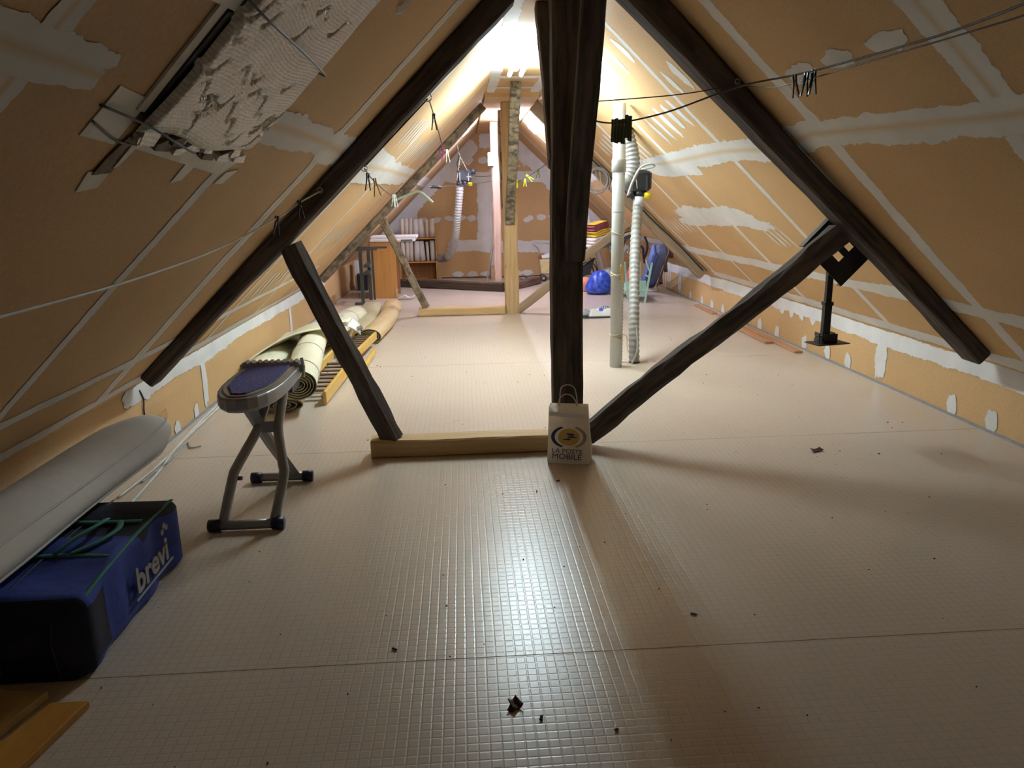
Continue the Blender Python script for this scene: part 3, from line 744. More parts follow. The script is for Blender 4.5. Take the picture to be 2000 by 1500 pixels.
for p in bo.data.polygons:
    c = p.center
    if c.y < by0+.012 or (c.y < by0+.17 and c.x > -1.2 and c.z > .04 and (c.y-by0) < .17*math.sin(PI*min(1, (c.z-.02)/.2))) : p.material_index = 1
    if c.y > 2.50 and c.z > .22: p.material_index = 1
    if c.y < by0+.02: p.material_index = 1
def web(pts, w_=.011, name='webbing', m='green', up=(0, 0, 1)):
    return MB().tube(curve(pts, 6), w_, 6, flat=.25, up=up).build(name, M[m], bg, smooth=True)
tz = lambda y: .247+.018*math.sin(PI*(y-by0)/.81)+.02*(y-by0)/.81
web([(-1.181, y, tz(y)-.006) for y in (by0+.03, 2.3, 2.5, 2.7, by1-.03)], .009)
web([(-1.54, 2.36, tz(2.36)+.004), (-1.36, 2.37, tz(2.37)+.004), (-1.20, 2.36, tz(2.36)+.002)], .014)
web([(-1.52, 2.63, tz(2.63)+.004), (-1.36, 2.62, tz(2.62)+.004), (-1.20, 2.62, tz(2.62)+.002)], .014)
web([(-1.38, 2.37, .278), (-1.33, 2.42, .312), (-1.29, 2.49, .325), (-1.29, 2.56, .317), (-1.33, 2.61, .288)], .013, 'handle')
web([(-1.33, 2.37, .278), (-1.27, 2.41, .292), (-1.235, 2.50, .298), (-1.25, 2.57, .296), (-1.28, 2.61, .285)], .013, 'handle')
web([(-1.42, by0-.004, .03), (-1.42, by0-.004, .2), (-1.42, by0+.03, .248), (-1.41, 2.4, tz(2.4)+.002), (-1.40, 2.85, tz(2.85)+.002)], .005, 'zip', 'zipgrey')
web([(-1.25, by0-.002, .01), (-1.26, by0-.004, .12), (-1.25, by0-.001, .20)], .005, 'zip', 'zipgrey')
text_obj('lettering', 'brevi', .125, (-1.1555, 2.42, .092), (0, 1, 0), (0, 0, 1), M['letter'], bg, squash=1.12, bold=.003, ext=.002)
MB().box((-1.1565, 2.575, .072), (.004, .33, .007)).build('underline', M['letter'], bo)
for k, (dy, dz) in enumerate(((.375, .205), (.395, .222), (.415, .208))):
    MB().lathe([(0, -.002), (.012, -.002), (.012, .002), (0, .002)], (-1.157, 2.30+dy, dz), (1, 0, 0), 8).build('print_mark', M['letter'], bo)

# white padded cushion leaning on the wall over the bag
cu = thing('bolster', 'long white padded cotton bolster lying on the blue bag against the left wall', 'cushion', (-1.55, 2.6, .29))
rg = []
axis = curve([(-1.60, 1.62, .335), (-1.575, 2.0, .345), (-1.55, 2.4, .355), (-1.53, 2.8, .362), (-1.505, 3.15, .375), (-1.485, 3.38, .388), (-1.475, 3.47, .392)], 5)
L_ = len(axis)
for i, c in enumerate(axis):
    t = i/(L_-1)
    k = min(1, (t/.12)**.5 if t < .12 else 1, ((1-t)/.30)**.6*.70+.30 if t > .70 else 1)
    a, b = .165*k, .098*k
    ring = []
    for q in range(20):
        g = 2*PI*q/20
        rr = 1-.10*abs(math.sin(2*g+.5))+.025*math.sin(3*g+t*14)
        ring.append(c+V(a*rr*math.cos(g)*1.0-b*.45*math.sin(g), 0, b*rr*math.sin(g)+.02*math.cos(g)))
    rg.append(ring)
MB().loft(rg).build('bolster_body', M['quilt'], cu, smooth=True, sub=1)
for g in (-.45, .55):
    MB().tube([r[0].lerp(r[0], 0)+((r[int((g % (2*PI))/(2*PI)*20) % 20]-r[0])) for r in rg[2:-1]], .005, 5).build('seam', M['quilt'], cu, smooth=True)

# planks bottom left
a = MB(); a.prism([(-1.245, 1.99, .002), (-1.40, 2.01, .002), (-1.62, 1.40, .002), (-1.42, 1.38, .002)], (0, 0, .028))
tag(a.build('plank', M['straw'], bevel=.003), 'pale straw coloured plank on the floor beside the blue bag', 'plank')
a = MB(); a.prism([(-1.108, 1.945, .002), (-1.215, 1.945, .002), (-1.40, 1.35, .002), (-1.23, 1.33, .002)], (0, 0, .022))
tag(a.build('plank', M['ochre'], bevel=.003), 'orange ochre plank on the floor at the lower left corner', 'plank')

# ------------------------------------------------------------------ ironing stool
st = thing('ironing_table', 'small silver ironing table with violet cover and splayed tube legs', 'ironing table', (-.97, 3.4, 0))
def board_ring(s, z):
    pts = [(-.138, .335), (.138, .335), (.142, .19), (.142, .05), (.137, -.06), (.125, -.15), (.106, -.22), (.080, -.275), (.045, -.306), (.0, -.318), (-.045, -.306), (-.080, -.275), (-.106, -.22), (-.125, -.15), (-.137, -.06), (-.142, .05), (-.142, .19)]
    return [V(-.968+x*s, 3.415+y*(s if abs(y) < .3 else 1-(1-s)*.5), z) for x, y in pts]
b = MB(); b.loft([board_ring(.93, .535), board_ring(1, .55), board_ring(1.0, .592), board_ring(.97, .60)])
b.build('tray', M['silver'], st, bevel=.003)
b = MB(); b.loft([board_ring(.86, .599), board_ring(.84, .606)]); b.build('cover_border', M['piping'], st)
b = MB(); b.loft([board_ring(.72, .605), board_ring(.69, .613)]); b.build('cover', M['cover'], st)
b = MB(); b.cbox((-.968, 3.735, .592), (.305, .075, .062), .012); ec = b.build('end_cap', M['silver'], st)
for k in range(9): MB().box((-1.09+.03*k, 3.73, .626), (.012, .06, .007)).build('rib', M['silver'], ec)
b = MB(); b.tube([(-.815, 3.70, .645), (-.808, 3.70, .60), (-.812, 3.70, .55)], .008, 6); b.build('clip', M['steel'], st)
MB().box((-.86, 3.60, .528), (.06, .16, .03)).build('under_block', M['greyfab'], st)
MB().box((-.95, 3.30, .528), (.10, .10, .03)).build('under_block', M['greyfab'], st)
for sx, P in ((-1, [(-.925, 3.46, .535), (-.945, 3.36, .44), (-.958, 3.32, .39), (-1.035, 3.235, .255), (-1.052, 3.21, .21), (-1.087, 3.13, .035)]),
              (1, [(-.858, 3.46, .535), (-.862, 3.36, .44), (-.862, 3.32, .39), (-.836, 3.24, .265), (-.832, 3.22, .21), (-.866, 3.13, .035)])):
    MB().tube(curve(P, 4), .0225, 10).build('leg', M['silver'], st, smooth=True)
def foot(xa, xb, y):
    fb = MB().tube([(xa, y, .027), (xb, y, .027)], .022, 12).build('foot_bar', M['silver'], st, smooth=True)
    for xx, s in ((xa, -1), (xb, 1)):
        MB().tube([(xx-s*.028, y, .0275), (xx+s*.022, y, .0275)], .027, 12).build('foot_cap', M['navy'], fb, smooth=True)
foot(-1.125, -.845, 3.12); foot(-1.095, -.83, 3.70)
MB().box((-.91, 3.335, .405), (.10, .016, .05)).build('cross_plate', M['silver'], st)
d_ = V(-.915, 3.70, .03)-V(-.965, 3.24, .53)
MB().tube([V(-.965, 3.24, .53), V(-.965, 3.24, .53)+d_*.5, V(-.90, 3.70, .03)], .032, 8, flat=.5, up=(0, 1, .9)).build('rear_leg', M['silver'], st)
MB().lathe([(0, -.018), (.010, -.018), (.010, .012), (0, .012)], (-1.025, 3.22, .205), (1, 0, 0), 8).build('knob', M['greyfab'], st)

# ------------------------------------------------------------------ rolled vinyl on the left
def roll(name, label, p0, p1, rx, rz_, material, inner, turns=5, cat='roll', wav=.004, ties=(), spiral=True, bendx=0, tip=False):
    t_ = thing(name, label, cat, p0)
    p0, p1 = Vector(p0), Vector(p1); ax = (p1-p0).normalized(); sd = ax.cross(V(0, 0, 1)).normalized(); up = V(0, 0, 1)
    rings = []; n = 28; seg = 20
    for i in range(seg+1):
        s = i/seg; c = p0.lerp(p1, s)+sd*bendx*math.sin(PI*s)
        k = 1+wav*8*math.sin(s*13+p0.x*9)*.3
        if tip and s > .8: k *= max(.25, 1-((s-.8)/.2)**2*.75)
        rings.append([c+sd*math.cos(2*PI*q/n)*rx*k+up*(math.sin(2*PI*q/n)*rz_*k*(1+.05*math.sin(s*17+q)))+up*0 for q in range(n)])
    zmin = min(p.z for r in rings for p in r)
    mb = MB(); mb.loft(rings, cap=False)
    if True:
        back = rings[-1]; mb.add(back, [list(range(n))])
    mb.build('roll_body', material, t_, smooth=True)
    if spiral:
        pts = []
        N_ = turns*26
        for i in range(N_+1):
            g = i/26*2*PI; k = 1-.82*i/N_
            pts.append((g, k))
        ob = MB(); vs = []; th = .022
        for g, k in pts:
            for dk, dy in ((0, 0), (-th, 0), (-th, .10), (0, .10)):
                vs.append(p0+sd*math.cos(g)*rx*(k+dk)+up*math.sin(g)*rz_*(k+dk)-ax*(.004-dy*(1 if True else 0))*1.0)
        fs = []
        for i in range(len(pts)-1):
            for q in range(4): fs.append((i*4+q, i*4+(q+1) % 4, i*4+4+(q+1) % 4, i*4+4+q))
        ob.add(vs, fs); ob.build('coiled_end', [material], t_, smooth=False)
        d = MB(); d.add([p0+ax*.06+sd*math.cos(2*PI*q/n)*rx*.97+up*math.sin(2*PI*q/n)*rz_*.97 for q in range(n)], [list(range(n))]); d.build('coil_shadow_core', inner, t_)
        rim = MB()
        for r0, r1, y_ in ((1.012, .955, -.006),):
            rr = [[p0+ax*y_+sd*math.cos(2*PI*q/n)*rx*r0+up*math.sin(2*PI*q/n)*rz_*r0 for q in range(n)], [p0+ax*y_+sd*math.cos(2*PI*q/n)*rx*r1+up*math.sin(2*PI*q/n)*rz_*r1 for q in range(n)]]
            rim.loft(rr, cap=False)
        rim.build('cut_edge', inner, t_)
    for s in ties:
        c = p0.lerp(p1, s)
        MB().tube([c+sd*math.cos(2*PI*q/24)*(rx*1.04)+up*math.sin(2*PI*q/24)*(rz_*1.05)+ax*.03*math.sin(q*.26) for q in range(25)], .0035, 5, cap=False).build('tie_string', M['cord'], t_, smooth=True)
    return t_
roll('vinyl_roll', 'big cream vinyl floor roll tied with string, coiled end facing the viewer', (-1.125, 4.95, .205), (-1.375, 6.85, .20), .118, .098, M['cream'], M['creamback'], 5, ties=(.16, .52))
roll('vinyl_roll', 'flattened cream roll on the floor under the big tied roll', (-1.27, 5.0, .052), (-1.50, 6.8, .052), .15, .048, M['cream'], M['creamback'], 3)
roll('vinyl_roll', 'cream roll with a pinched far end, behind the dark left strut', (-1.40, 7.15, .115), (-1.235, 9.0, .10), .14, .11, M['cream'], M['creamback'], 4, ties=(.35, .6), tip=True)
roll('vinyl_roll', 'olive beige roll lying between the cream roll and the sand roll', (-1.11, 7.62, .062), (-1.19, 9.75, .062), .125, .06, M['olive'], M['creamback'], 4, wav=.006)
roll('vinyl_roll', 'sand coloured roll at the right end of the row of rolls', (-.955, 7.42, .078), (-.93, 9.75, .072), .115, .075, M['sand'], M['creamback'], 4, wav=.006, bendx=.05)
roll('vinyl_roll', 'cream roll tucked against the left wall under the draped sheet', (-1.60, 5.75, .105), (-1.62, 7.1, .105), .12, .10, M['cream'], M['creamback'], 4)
fl_ = MB()
def flap(u, v):
    x = lerp(-1.76, -1.12, u); y = lerp(5.95, 7.15, v)+.55*u*(1-v)
    z = .15+.19*math.sin(u*PI*.62)+.015*math.sin(v*9+u*4)-.02*v
    return V(x+.05*v, y, z)
fl_.sheet(flap, 16, 12)
tag(fl_.build('vinyl_sheet', M['cream'], smooth=True, solid=.012), 'folded cream vinyl sheet draped over the rolls beside the left wall', 'sheet')
fl_ = MB(); fl_.sheet(lambda u, v: V(-1.16+.16*u-.05*v, 7.05+.35*v+.1*u, .255+.05*v-.11*u*u), 6, 6)
tag(fl_.build('paper_sheet', M['paperwhite'], smooth=True, solid=.004), 'white stiff sheet corner sticking out beside the dark left strut', 'sheet')

# folding slatted frame
dc = thing('slatted_frame', 'honey yellow folding slatted wooden frame lying beside the rolls', 'folding chair', (-1.0, 6.0, 0))
def rail(p0, p1, h=.075, w_=.022):
    p0, p1 = Vector(p0), Vector(p1); d = (p1-p0).normalized(); y = d; x = y.cross(V(0, 0, 1)).normalized(); z = x.cross(y)
    rot = Matrix((x, y, z)).transposed()
    return MB().cbox((p0+p1)/2, (w_, (p1-p0).length, h), .004, rot).build('rail', M['honey'], dc)
rail((-1.0, 5.16, .055), (-.945, 6.08, .09), .095); rail((-1.23, 5.75, .06), (-1.17, 6.55, .09))
rail((-.945, 6.32, .11), (-.875, 7.28, .115)); rail((-1.135, 6.75, .13), (-1.10, 7.55, .14), .08)
rail((-.86, 5.98, .045), (-.835, 6.85, .05), .05)
for k in range(8):
    y = 5.3+.11*k; MB().box((-1.06-.0, y+.03, .07+.004*k), (.16, .05, .010)).build('slat', M['slatbrown'], dc)
for k in range(7):
    y = 6.5+.11*k; MB().box((-1.01+.008*k, y, .125), (.14, .05, .010)).build('slat', M['slatbrown'], dc)
for P in ([(-1.06, 6.12, .16), (-1.0, 6.0, .13), (-.965, 5.85, .10)], [(-1.10, 7.2, .235), (-1.06, 7.05, .20), (-1.05, 6.7, .17), (-.97, 6.4, .12)]):
    MB().tube(P, .012, 6, flat=.4).build('metal_link', M['steel'], dc)
for p in ((-1.015, 5.22, .06), (-1.02, 7.2, .20), (-.99, 7.15, .215)):
    MB().lathe([(0, -.018), (.020, -.018), (.020, .008), (.010, .016), (0, .018)], p, (1, 0, 0), 8).build('bracket', M['steel'], dc)

# patch panel, cables on the left
tag(MB().prism([(XL+.0015, 4.14, .0155), (XL+.0015, 4.44, .0155), (XL+.0015, 4.46, .205), (XL+.0015, 4.16, .185)], (.010, 0, 0)).build('access_panel', M['ply']), 'small plywood patch panel screwed low on the left wall', 'panel')
def cable(pts, r, m, label, cat='cable', n=8, name='cable', group=None):
    return tag(MB().tube(curve(pts, n), r, 6).build(name, M[m], smooth=True), label, cat, group)
cable([(-1.72, 3.55, .008), (-1.70, 4.0, .008), (-1.73, 4.5, .008), (-1.76, 5.1, .008), (-1.77, 5.9, .008), (-1.78, 7.0, .008)], .007, 'whitewire', 'white cable along the left wall, the one closest to the wall', group=None)
cable([(-1.62, 3.40, .008), (-1.66, 3.9, .008), (-1.71, 4.3, .0085), (-1.73, 4.9, .0085), (-1.745, 5.5, .008), (-1.75, 6.6, .008)], .007, 'whitewire', 'white cable along the left wall, the one further out on the floor')
cable([(-1.69, 3.75, .006), (-1.655, 4.08, .02), (-1.685, 4.4, .006), (-1.63, 4.3, .006), (-1.58, 4.33, .006)], .0045, 'greywire', 'thin grey cable curling beside the plywood patch panel')
cable([(XL+.006, 4.14, .40), (XL+.008, 4.17, .34), (XL+.006, 4.16, .27), (XL+.006, 4.17, .18)], .004, 'wire', 'thin black wire dangling on the left wall above the plywood patch')
ht = thing('cable_stub', 'black cable hanging below the bolster tip on the left wall', 'cable', (XL+.01, 4.13, .1))
MB().tube([(XL+.012, 4.13, .11), (XL+.012, 4.13, .015)], .006, 6).build('stub', M['wire'], ht)

# ------------------------------------------------------------------ paper bag
pb = thing('paper_bag', 'white paper carrier bag with round yellow logo standing against the dark post', 'bag', (.53, 3.86, 0))
Rb = rz(math.radians(-13)); ob_ = V(.419, 3.818, 0)
def B(x, y, z): return ob_+Rb @ V(x, y, 0)+V(0, 0, z)
W_, D_ = .218, .115
lev = [(0, .000, .000, .010), (.012, -.004, .012, .0), (.06, -.002, .014, .002), (.12, .0, .006, .008), (.20, .001, -.001, .018), (.27, .002, -.006, .026), (.315, .003, -.008, .034)]
rings = []
for z, lx, rx, yf in lev:
    k = z/.315
    yb = D_-.03*k
    rings.append([B(lx, yf, z), B(W_*.25, yf-.002, z), B(W_*.5, yf-.004, z), B(W_*.75, yf-.002, z), B(W_+rx, yf, z), B(W_+rx-.018*k, (yf+yb)/2, z+.0), B(W_+rx, yb, z), B(W_*.5, yb+.002, z), B(lx, yb, z), B(lx+.022*k, (yf+yb)/2, z)])
mb = MB(); n = 10; vs = [p for r in rings for p in r]
fs = [(i*n+k, i*n+(k+1) % n, i*n+n+(k+1) % n, i*n+n+k) for i in range(len(rings)-1) for k in range(n)]
fs.append(list(range(n))); mb.add(vs, fs); mb.build('bag_body', M['bagpaper'], pb)
def fz(z):
    for a, b in zip(lev[:-1], lev[1:]):
        if a[0] <= z <= b[0]: return lerp(a[3], b[3], (z-a[0])/(b[0]-a[0]))-.0042
    return lev[-1][3]-.0042
FP = lambda x, z: B(x, fz(z)-.0012, z)
xd = Rb @ V(1, 0, 0); ud = (FP(.1, .2)-FP(.1, .08)).normalized(); nd = xd.cross(ud)
mb = MB(); mb.prism([FP(.008, .262)+nd*.001, FP(W_-.012, .250)+nd*.001, FP(W_-.014, .272)+nd*.001, FP(.008, .284)+nd*.001], nd*.0012); mb.build('fold_band', M['paperwhite'], pb)
def arc(cx, cz, R0, R1, a0, a1, shift, m, name, n=14, sx=1.0):
    o = [FP(cx+R0*sx*math.cos(lerp(a0, a1, i/n)), cz+R0*math.sin(lerp(a0, a1, i/n))) for i in range(n+1)]
    q = [FP(cx+shift+R1*sx*math.cos(lerp(a0, a1, i/n)), cz+R1*math.sin(lerp(a0, a1, i/n))) for i in range(n+1)]
    mb = MB(); mb.add([p+nd*.0010 for p in o+q], [(i, i+1, n+2+i, n+1+i) for i in range(n)]); mb.build(name, M[m], pb, fixn=False)
cx, cz = .112, .150
mb = MB(); mb.add([FP(cx+.058*math.cos(2*PI*k/24), cz+.046*math.sin(2*PI*k/24))+nd*.0012 for k in range(24)], [list(range(24))]); mb.build('logo_disc', M['inkgold'], pb, fixn=False)
arc(cx-.008, cz, .060, .052, PI*.62, PI*1.38, .008, 'inkblue', 'logo_arc', sx=1.45)
arc(cx+.008, cz, .060, .053, -PI*.38, PI*.38, -.008, 'inktaupe', 'logo_arc', sx=1.45)
for P in ([(-.016, .020), (.020, .018), (.030, .012), (.022, .007), (-.002, .010), (-.010, .014)],
          [(-.008, .004), (.020, .005), (.046, -.001), (.012, -.004), (-.004, -.002)],
          [(-.040, -.012), (-.004, -.006), (.012, -.009), (.004, -.016), (-.010, -.015)]):
    mb = MB(); mb.add([FP(cx+a*1.05, cz+b_*1.05)+nd*.0018 for a, b_ in P], [list(range(len(P)))]); mb.build('logo_bird', M['inkblue'], pb, fixn=False)
text_obj('lettering', 'LA POSTE', .034, FP(.022, .066)+nd*.003, xd-V(0, 0, .04), ud, M['inkdark'], pb, squash=1.12)
text_obj('lettering', 'MOBILE', .042, FP(.022, .032)+nd*.0035, xd-V(0, 0, .03), ud, M['inkdark'], pb, squash=1.12)
for yy, h in ((.040, .375), (.086, .415)):
    MB().tube(curve([B(.055, yy, .27), B(.056, yy, .325), B(.062, yy, h-.02), B(.085, yy, h), B(.115, yy, h), B(.138, yy, h-.022), B(.150, yy, .325), B(.150, yy, .27)], 5), .0032, 6).build('handle', M['cord'], pb, smooth=True)

# ------------------------------------------------------------------ clothes lines
def line(pts, label, m='wire', r=.0035, n=8): return cable(pts, r, m, label, 'clothes line', n, 'clothes_line')
line([(-.708, 3.985, 1.445), (-.79, 3.84, 1.388), (-.87, 3.68, 1.318), (-.93, 2.95, 1.225), (-.955, 2.25, 1.185), (-.97, 1.75, 1.175), (-.98, 1.2, 1.17)], 'white clothes line from the left dark rafter towards the viewer', 'whitewire', .004)
line([(.645, 3.98, 1.775), (.77, 3.9, 1.746), (.987, 3.75, 1.777), (1.242, 3.5, 1.856), (1.37, 3.15, 1.857), (1.42, 2.70, 1.85), (1.44, 2.3, 1.845), (1.425, 1.95, 1.85), (1.40, 1.75, 1.87)], 'lower dark clothes line from the near post to the right slope, carrying dark green pegs', r=.004)
line([(.645, 3.99, 1.855), (1.05, 3.96, 1.878), (1.27, 3.95, 1.904), (1.40, 3.96, 1.927), (1.41, 3.57, 1.86), (1.408, 3.15, 1.838), (1.41, 2.68, 1.828), (1.43, 2.2, 1.824), (1.44, 1.95, 1.825), (1.43, 1.78, 1.84)], 'upper thin dark clothes line from the near post across the right rafter', r=.0028)
hk = lambda p, label, r=.012: tag(MB().tube([Vector(p)+V(r*math.cos(a), -.004, r*math.sin(a)) for a in [k*.55 for k in range(12)]], .003, 5).build('hook', M['steel'], smooth=True), label, 'hook')
hk((1.412, 3.985, 1.945), 'small screw hook on the right dark rafter'); hk((-.712, 3.985, 1.447), 'small screw hook on the left dark rafter holding the white line')
hk((-.158, 4.16, 1.905), 'ring hook high on the left dark rafter', .02); hk((-.505, 4.16, 1.558), 'ring hook half way down the left dark rafter', .016)
line([(-.158, 4.165, 1.90), (-.33, 4.17, 1.735), (-.505, 4.165, 1.565)], 'dark wire running along the left dark rafter between two ring hooks', r=.004)
line([(-.150, 4.17, 1.89), (-.135, 4.6, 1.83), (-.125, 5.3, 1.77), (-.14, 6.3, 1.78), (-.18, 7.6, 1.86), (-.225, 9.13, 1.975)], 'dark clothes line from the upper ring hook to the far left rafter')
line([(-.505, 4.17, 1.555), (-.515, 4.6, 1.51), (-.55, 5.6, 1.46), (-.66, 7.4, 1.43), (-.80, 9.13, 1.455)], 'dark clothes line from the lower ring hook to the far left rafter')
line([(-.60, 9.33, 1.555), (-.35, 9.9, 1.535), (.0, 10.6, 1.56), (.455, 11.48, 1.62)], 'thin dark clothes line from the far left rafter to the bare pale post', r=.004)
line([(.60, 8.9, 1.58), (.59, 8.0, 1.55), (.575, 6.6, 1.565), (.56, 5.2, 1.60), (.555, 4.165, 1.66)], 'thin clothes line between the pale post and the near dark post', r=.0028)
def peg(p, m, label, L=.075, ang=0.0, yaw=0.0, spread=.012, spring=True, group=None):
    t = thing('clothes_peg', label, 'peg', p, group); p = Vector(p)
    rot = Matrix.Rotation(yaw, 3, 'Z') @ Matrix.Rotation(ang, 3, 'Y')
    for s in (-1, 1):
        w_ = .0045
        pf = [(s*.002, .012), (s*(.002+w_*1.6), .010), (s*(.004+w_), -.02), (s*(spread+w_), -L+.008), (s*(spread-.001), -L+.008), (s*.003, -.028), (s*.001, -.012)]
        MB().prism([p+rot @ V(a, -.0055, b_) for a, b_ in pf], rot @ V(0, .011, 0)).build('leg', M[m], t)
    if spring: MB().tube([p+rot @ V(.008*math.cos(k), -.006+.002*k/2, -.024+.008*math.sin(k)) for k in [i*.7 for i in range(12)]], .0015, 4).build('spring', M['steel'], t)
    return t
peg((-.868, 3.68, 1.32), 'pegblue', 'navy clothes peg on the white line at the left dark rafter', .085, .12)
peg((-.79, 3.835, 1.39), 'pegblack', 'black clothes peg on the white line right of the navy peg', .085, -.05)
peg((-.512, 4.35, 1.528), 'pegblack', 'black clothes peg hanging below the lower ring hook', .09, .05)
peg((-.492, 4.50, 1.505), 'pegyellow', 'ochre yellow clothes peg beside the black one below the lower ring hook', .10, -.14, spread=.018)
peg((-.140, 4.45, 1.845), 'pegblack', 'black clothes peg hanging below the upper ring hook', .085, 0)
peg((-.155, 6.3, 1.775), 'pegpurple', 'purple clothes peg in the small red and purple bunch', .10, .1)
peg((-.130, 6.35, 1.79), 'pegred', 'dark red clothes peg in the small red and purple bunch', .105, 0)
peg((-.105, 6.4, 1.77), 'pegwhite', 'pale clothes peg in the small red and purple bunch', .10, -.08)
peg((-.685, 7.9, 1.432), 'pegwhite', 'white clothes peg left of its twin near the green coat hanger', .12, .08)
peg((-.655, 7.75, 1.430), 'pegwhite', 'white clothes peg right of its twin near the green coat hanger', .12, -.08)
peg((-.60, 9.30, 1.545), 'peggrey', 'grey clothes peg beside the coat hanger hook', .09, .05)
kn = thing('peg_bunch', 'dark knotted bunch on the thin line left of the hanging fan', 'peg', (-.33, 9.94, 1.53))
for k in range(4): MB().tube([(-.38+.02*k, 9.9+.02*k, 1.53+.012*(k % 2)), (-.30+.015*k, 9.97, 1.535-.012*(k % 2))], .014, 6).build('knot', M['wire'], kn, smooth=True)
peg((.606, 8.4, 1.56), 'peglime', 'thin lime peg close beside the pale post', .08, .0, 1.2)
peg((.617, 7.5, 1.56), 'peglime', 'bright lime peg hanging straight on the line right of the pale post', .075, .02)
peg((.612, 7.2, 1.585), 'peglime', 'bright lime peg tipped sideways on the line right of the pale post', .08, -.9)
peg((.595, 6.0, 1.595), 'pegolive', 'olive peg on the line close to the near dark post', .068, .0)
for k in range(6):
    x = .765+.0145*k
    peg((x, 3.905-.012*k, 1.752+(.012 if k > 3 else 0)+.004*math.sin(k*2)), 'peggreen', 'dark green peg in the row of six beside the near post, '+['closest to the post', 'second from the post', 'third from the post', 'fourth from the post', 'fifth from the post', 'furthest from the post'][k], .105+.01*(k % 2), .06*math.sin(k*3), .9, .009, True, 'dark green pegs beside the near post')
peg((1.345, 3.14, 1.842), 'pegbrown', 'brown wooden peg on the right clothes line', .085, -.15)
peg((1.372, 3.09, 1.842), 'pegblack', 'black peg on the right clothes line, left one of two', .085, .06)
peg((1.392, 3.07, 1.852), 'pegblack', 'black peg on the right clothes line, right one of two', .09, .0)
hg = thing('coat_hanger', 'pale green plastic coat hanger hanging on the far left rafter', 'hanger', (-.53, 9.25, 1.55))
MB().tube(curve([(-.80, 9.1, 1.37), (-.70, 9.12, 1.41), (-.58, 9.13, 1.455), (-.52, 9.13, 1.475), (-.46, 9.13, 1.455), (-.37, 9.14, 1.375), (-.34, 9.14, 1.345)], 5), [.012]*31, 6, flat=1.3, up=(0, 0, 1)).build('shoulders', M['hanger'], hg, smooth=True)
MB().tube(curve([(-.52, 9.13, 1.475), (-.52, 9.13, 1.52), (-.50, 9.13, 1.545), (-.525, 9.14, 1.567), (-.55, 9.14, 1.55)], 5), .005, 6).build('hook', M['steel'], hg, smooth=True)

# ------------------------------------------------------------------ ventilation: pipe, hose, fans
pp = thing('vent_pipe', 'pale grey upright plastic pipe from floor to right slope', 'pipe', (1.245, 6.10, 0))
MB().tube([(1.245, 6.10, 0), (1.245, 6.10, 2.085)], .050, 24).build('pipe', M['pvc'], pp, smooth=True)
MB().lathe([(.0505, 1.57), (.0565, 1.575), (.0565, 1.66), (.053, 1.672), (.0505, 1.675)], (1.245, 6.10, 0), (0, 0, 1), 24).build('coupling', M['pvc'], pp, smooth=True)
MB().lathe([(.0503, 1.262), (.0512, 1.264), (.0512, 1.270), (.0503, 1.272)], (1.245, 6.10, 0), (0, 0, 1), 24).build('joint_ring', M['greywire'], pp)
def tie(z, n, m, r=.002, wob=.012):
    for k in range(n):
        MB().tube([(1.245+.0525*math.cos(a), 6.10+.0525*math.sin(a), z+.012*k+wob*math.sin(a*2+k)) for a in [i*2*PI/20 for i in range(21)]], r, 4, cap=False).build('string_tie', M[m], pp, smooth=True)
tie(1.09, 2, 'string'); tie(.755, 3, 'string', .003); tie(.245, 4, 'string', .0025, .008)
MB().sheet(lambda u, v: V(1.245+.0535*math.cos(-1.3+u*1.1), 6.10+.0535*math.sin(-1.3+u*1.1), .70+.15*v+.01*math.sin(u*9)), 6, 5).build('adhesive_tape', mat('yellowed_tape', (.62, .50, .20), .3, var=.15, vs=30), pp, smooth=True, solid=.002)
MB().tube(curve([(1.30, 6.09, .27), (1.33, 6.09, .26), (1.335, 6.08, .19), (1.345, 6.08, .12)], 5), .003, 5).build('loose_string', M['string'], pp, smooth=True)
def rib_hose(path, r, amp, pitch, name, m, parent, n=14):
    P = curve(path, 10); L = [0]
    for a, b in zip(P[:-1], P[1:]): L.append(L[-1]+(b-a).length)
    tot = L[-1]; K = int(tot/pitch)*4; Q = []; R = []; j = 0
    for i in range(K+1):
        s = tot*i/K
        while j < len(L)-2 and L[j+1] < s: j += 1
        t = (s-L[j])/max(1e-6, L[j+1]-L[j]); Q.append(P[j].lerp(P[j+1], t)); R.append(r+amp*(1, .3, -.6, .3)[i % 4])
    return MB().tube(Q, R, n).build(name, M[m], parent, smooth=True)
hs = thing('ribbed_hose', 'grey ribbed hose hanging from the right fan to the floor beside the upright pipe', 'hose', (1.43, 6.22, 0))
rib_hose([(1.58, 6.84, 1.37), (1.56, 6.80, 1.2), (1.515, 6.66, .9), (1.475, 6.48, .6), (1.44, 6.30, .25), (1.432, 6.23, .004)], .044, .0042, .046, 'hose_wall', 'hosedark', hs)
MB().tube([(1.58, 6.84, 1.375), (1.573, 6.828, 1.29)], .049, 16).build('hose_cuff', M['hose'], hs, smooth=True)
MB().tube(curve([(1.44, 6.36, .40), (1.455, 6.27, .28), (1.45, 6.20, .12), (1.40, 6.175, .004)], 6), .009, 6).build('drain_tube', M['pvc'], hs, smooth=True)
s2 = thing('corrugated_conduit', 'thin corrugated grey conduit rising behind the upright pipe', 'conduit', (1.30, 6.22, 0))
rib_hose([(1.315, 6.25, .004), (1.315, 6.25, .4), (1.318, 6.25, .9)], .016, .003, .03, 'conduit_wall', 'hosedark', s2, 10)
f1 = thing('extractor_fan', 'dark duct fan hanging by string from the right slope, with the flexible duct', 'fan', (1.53, 6.68, 1.36))
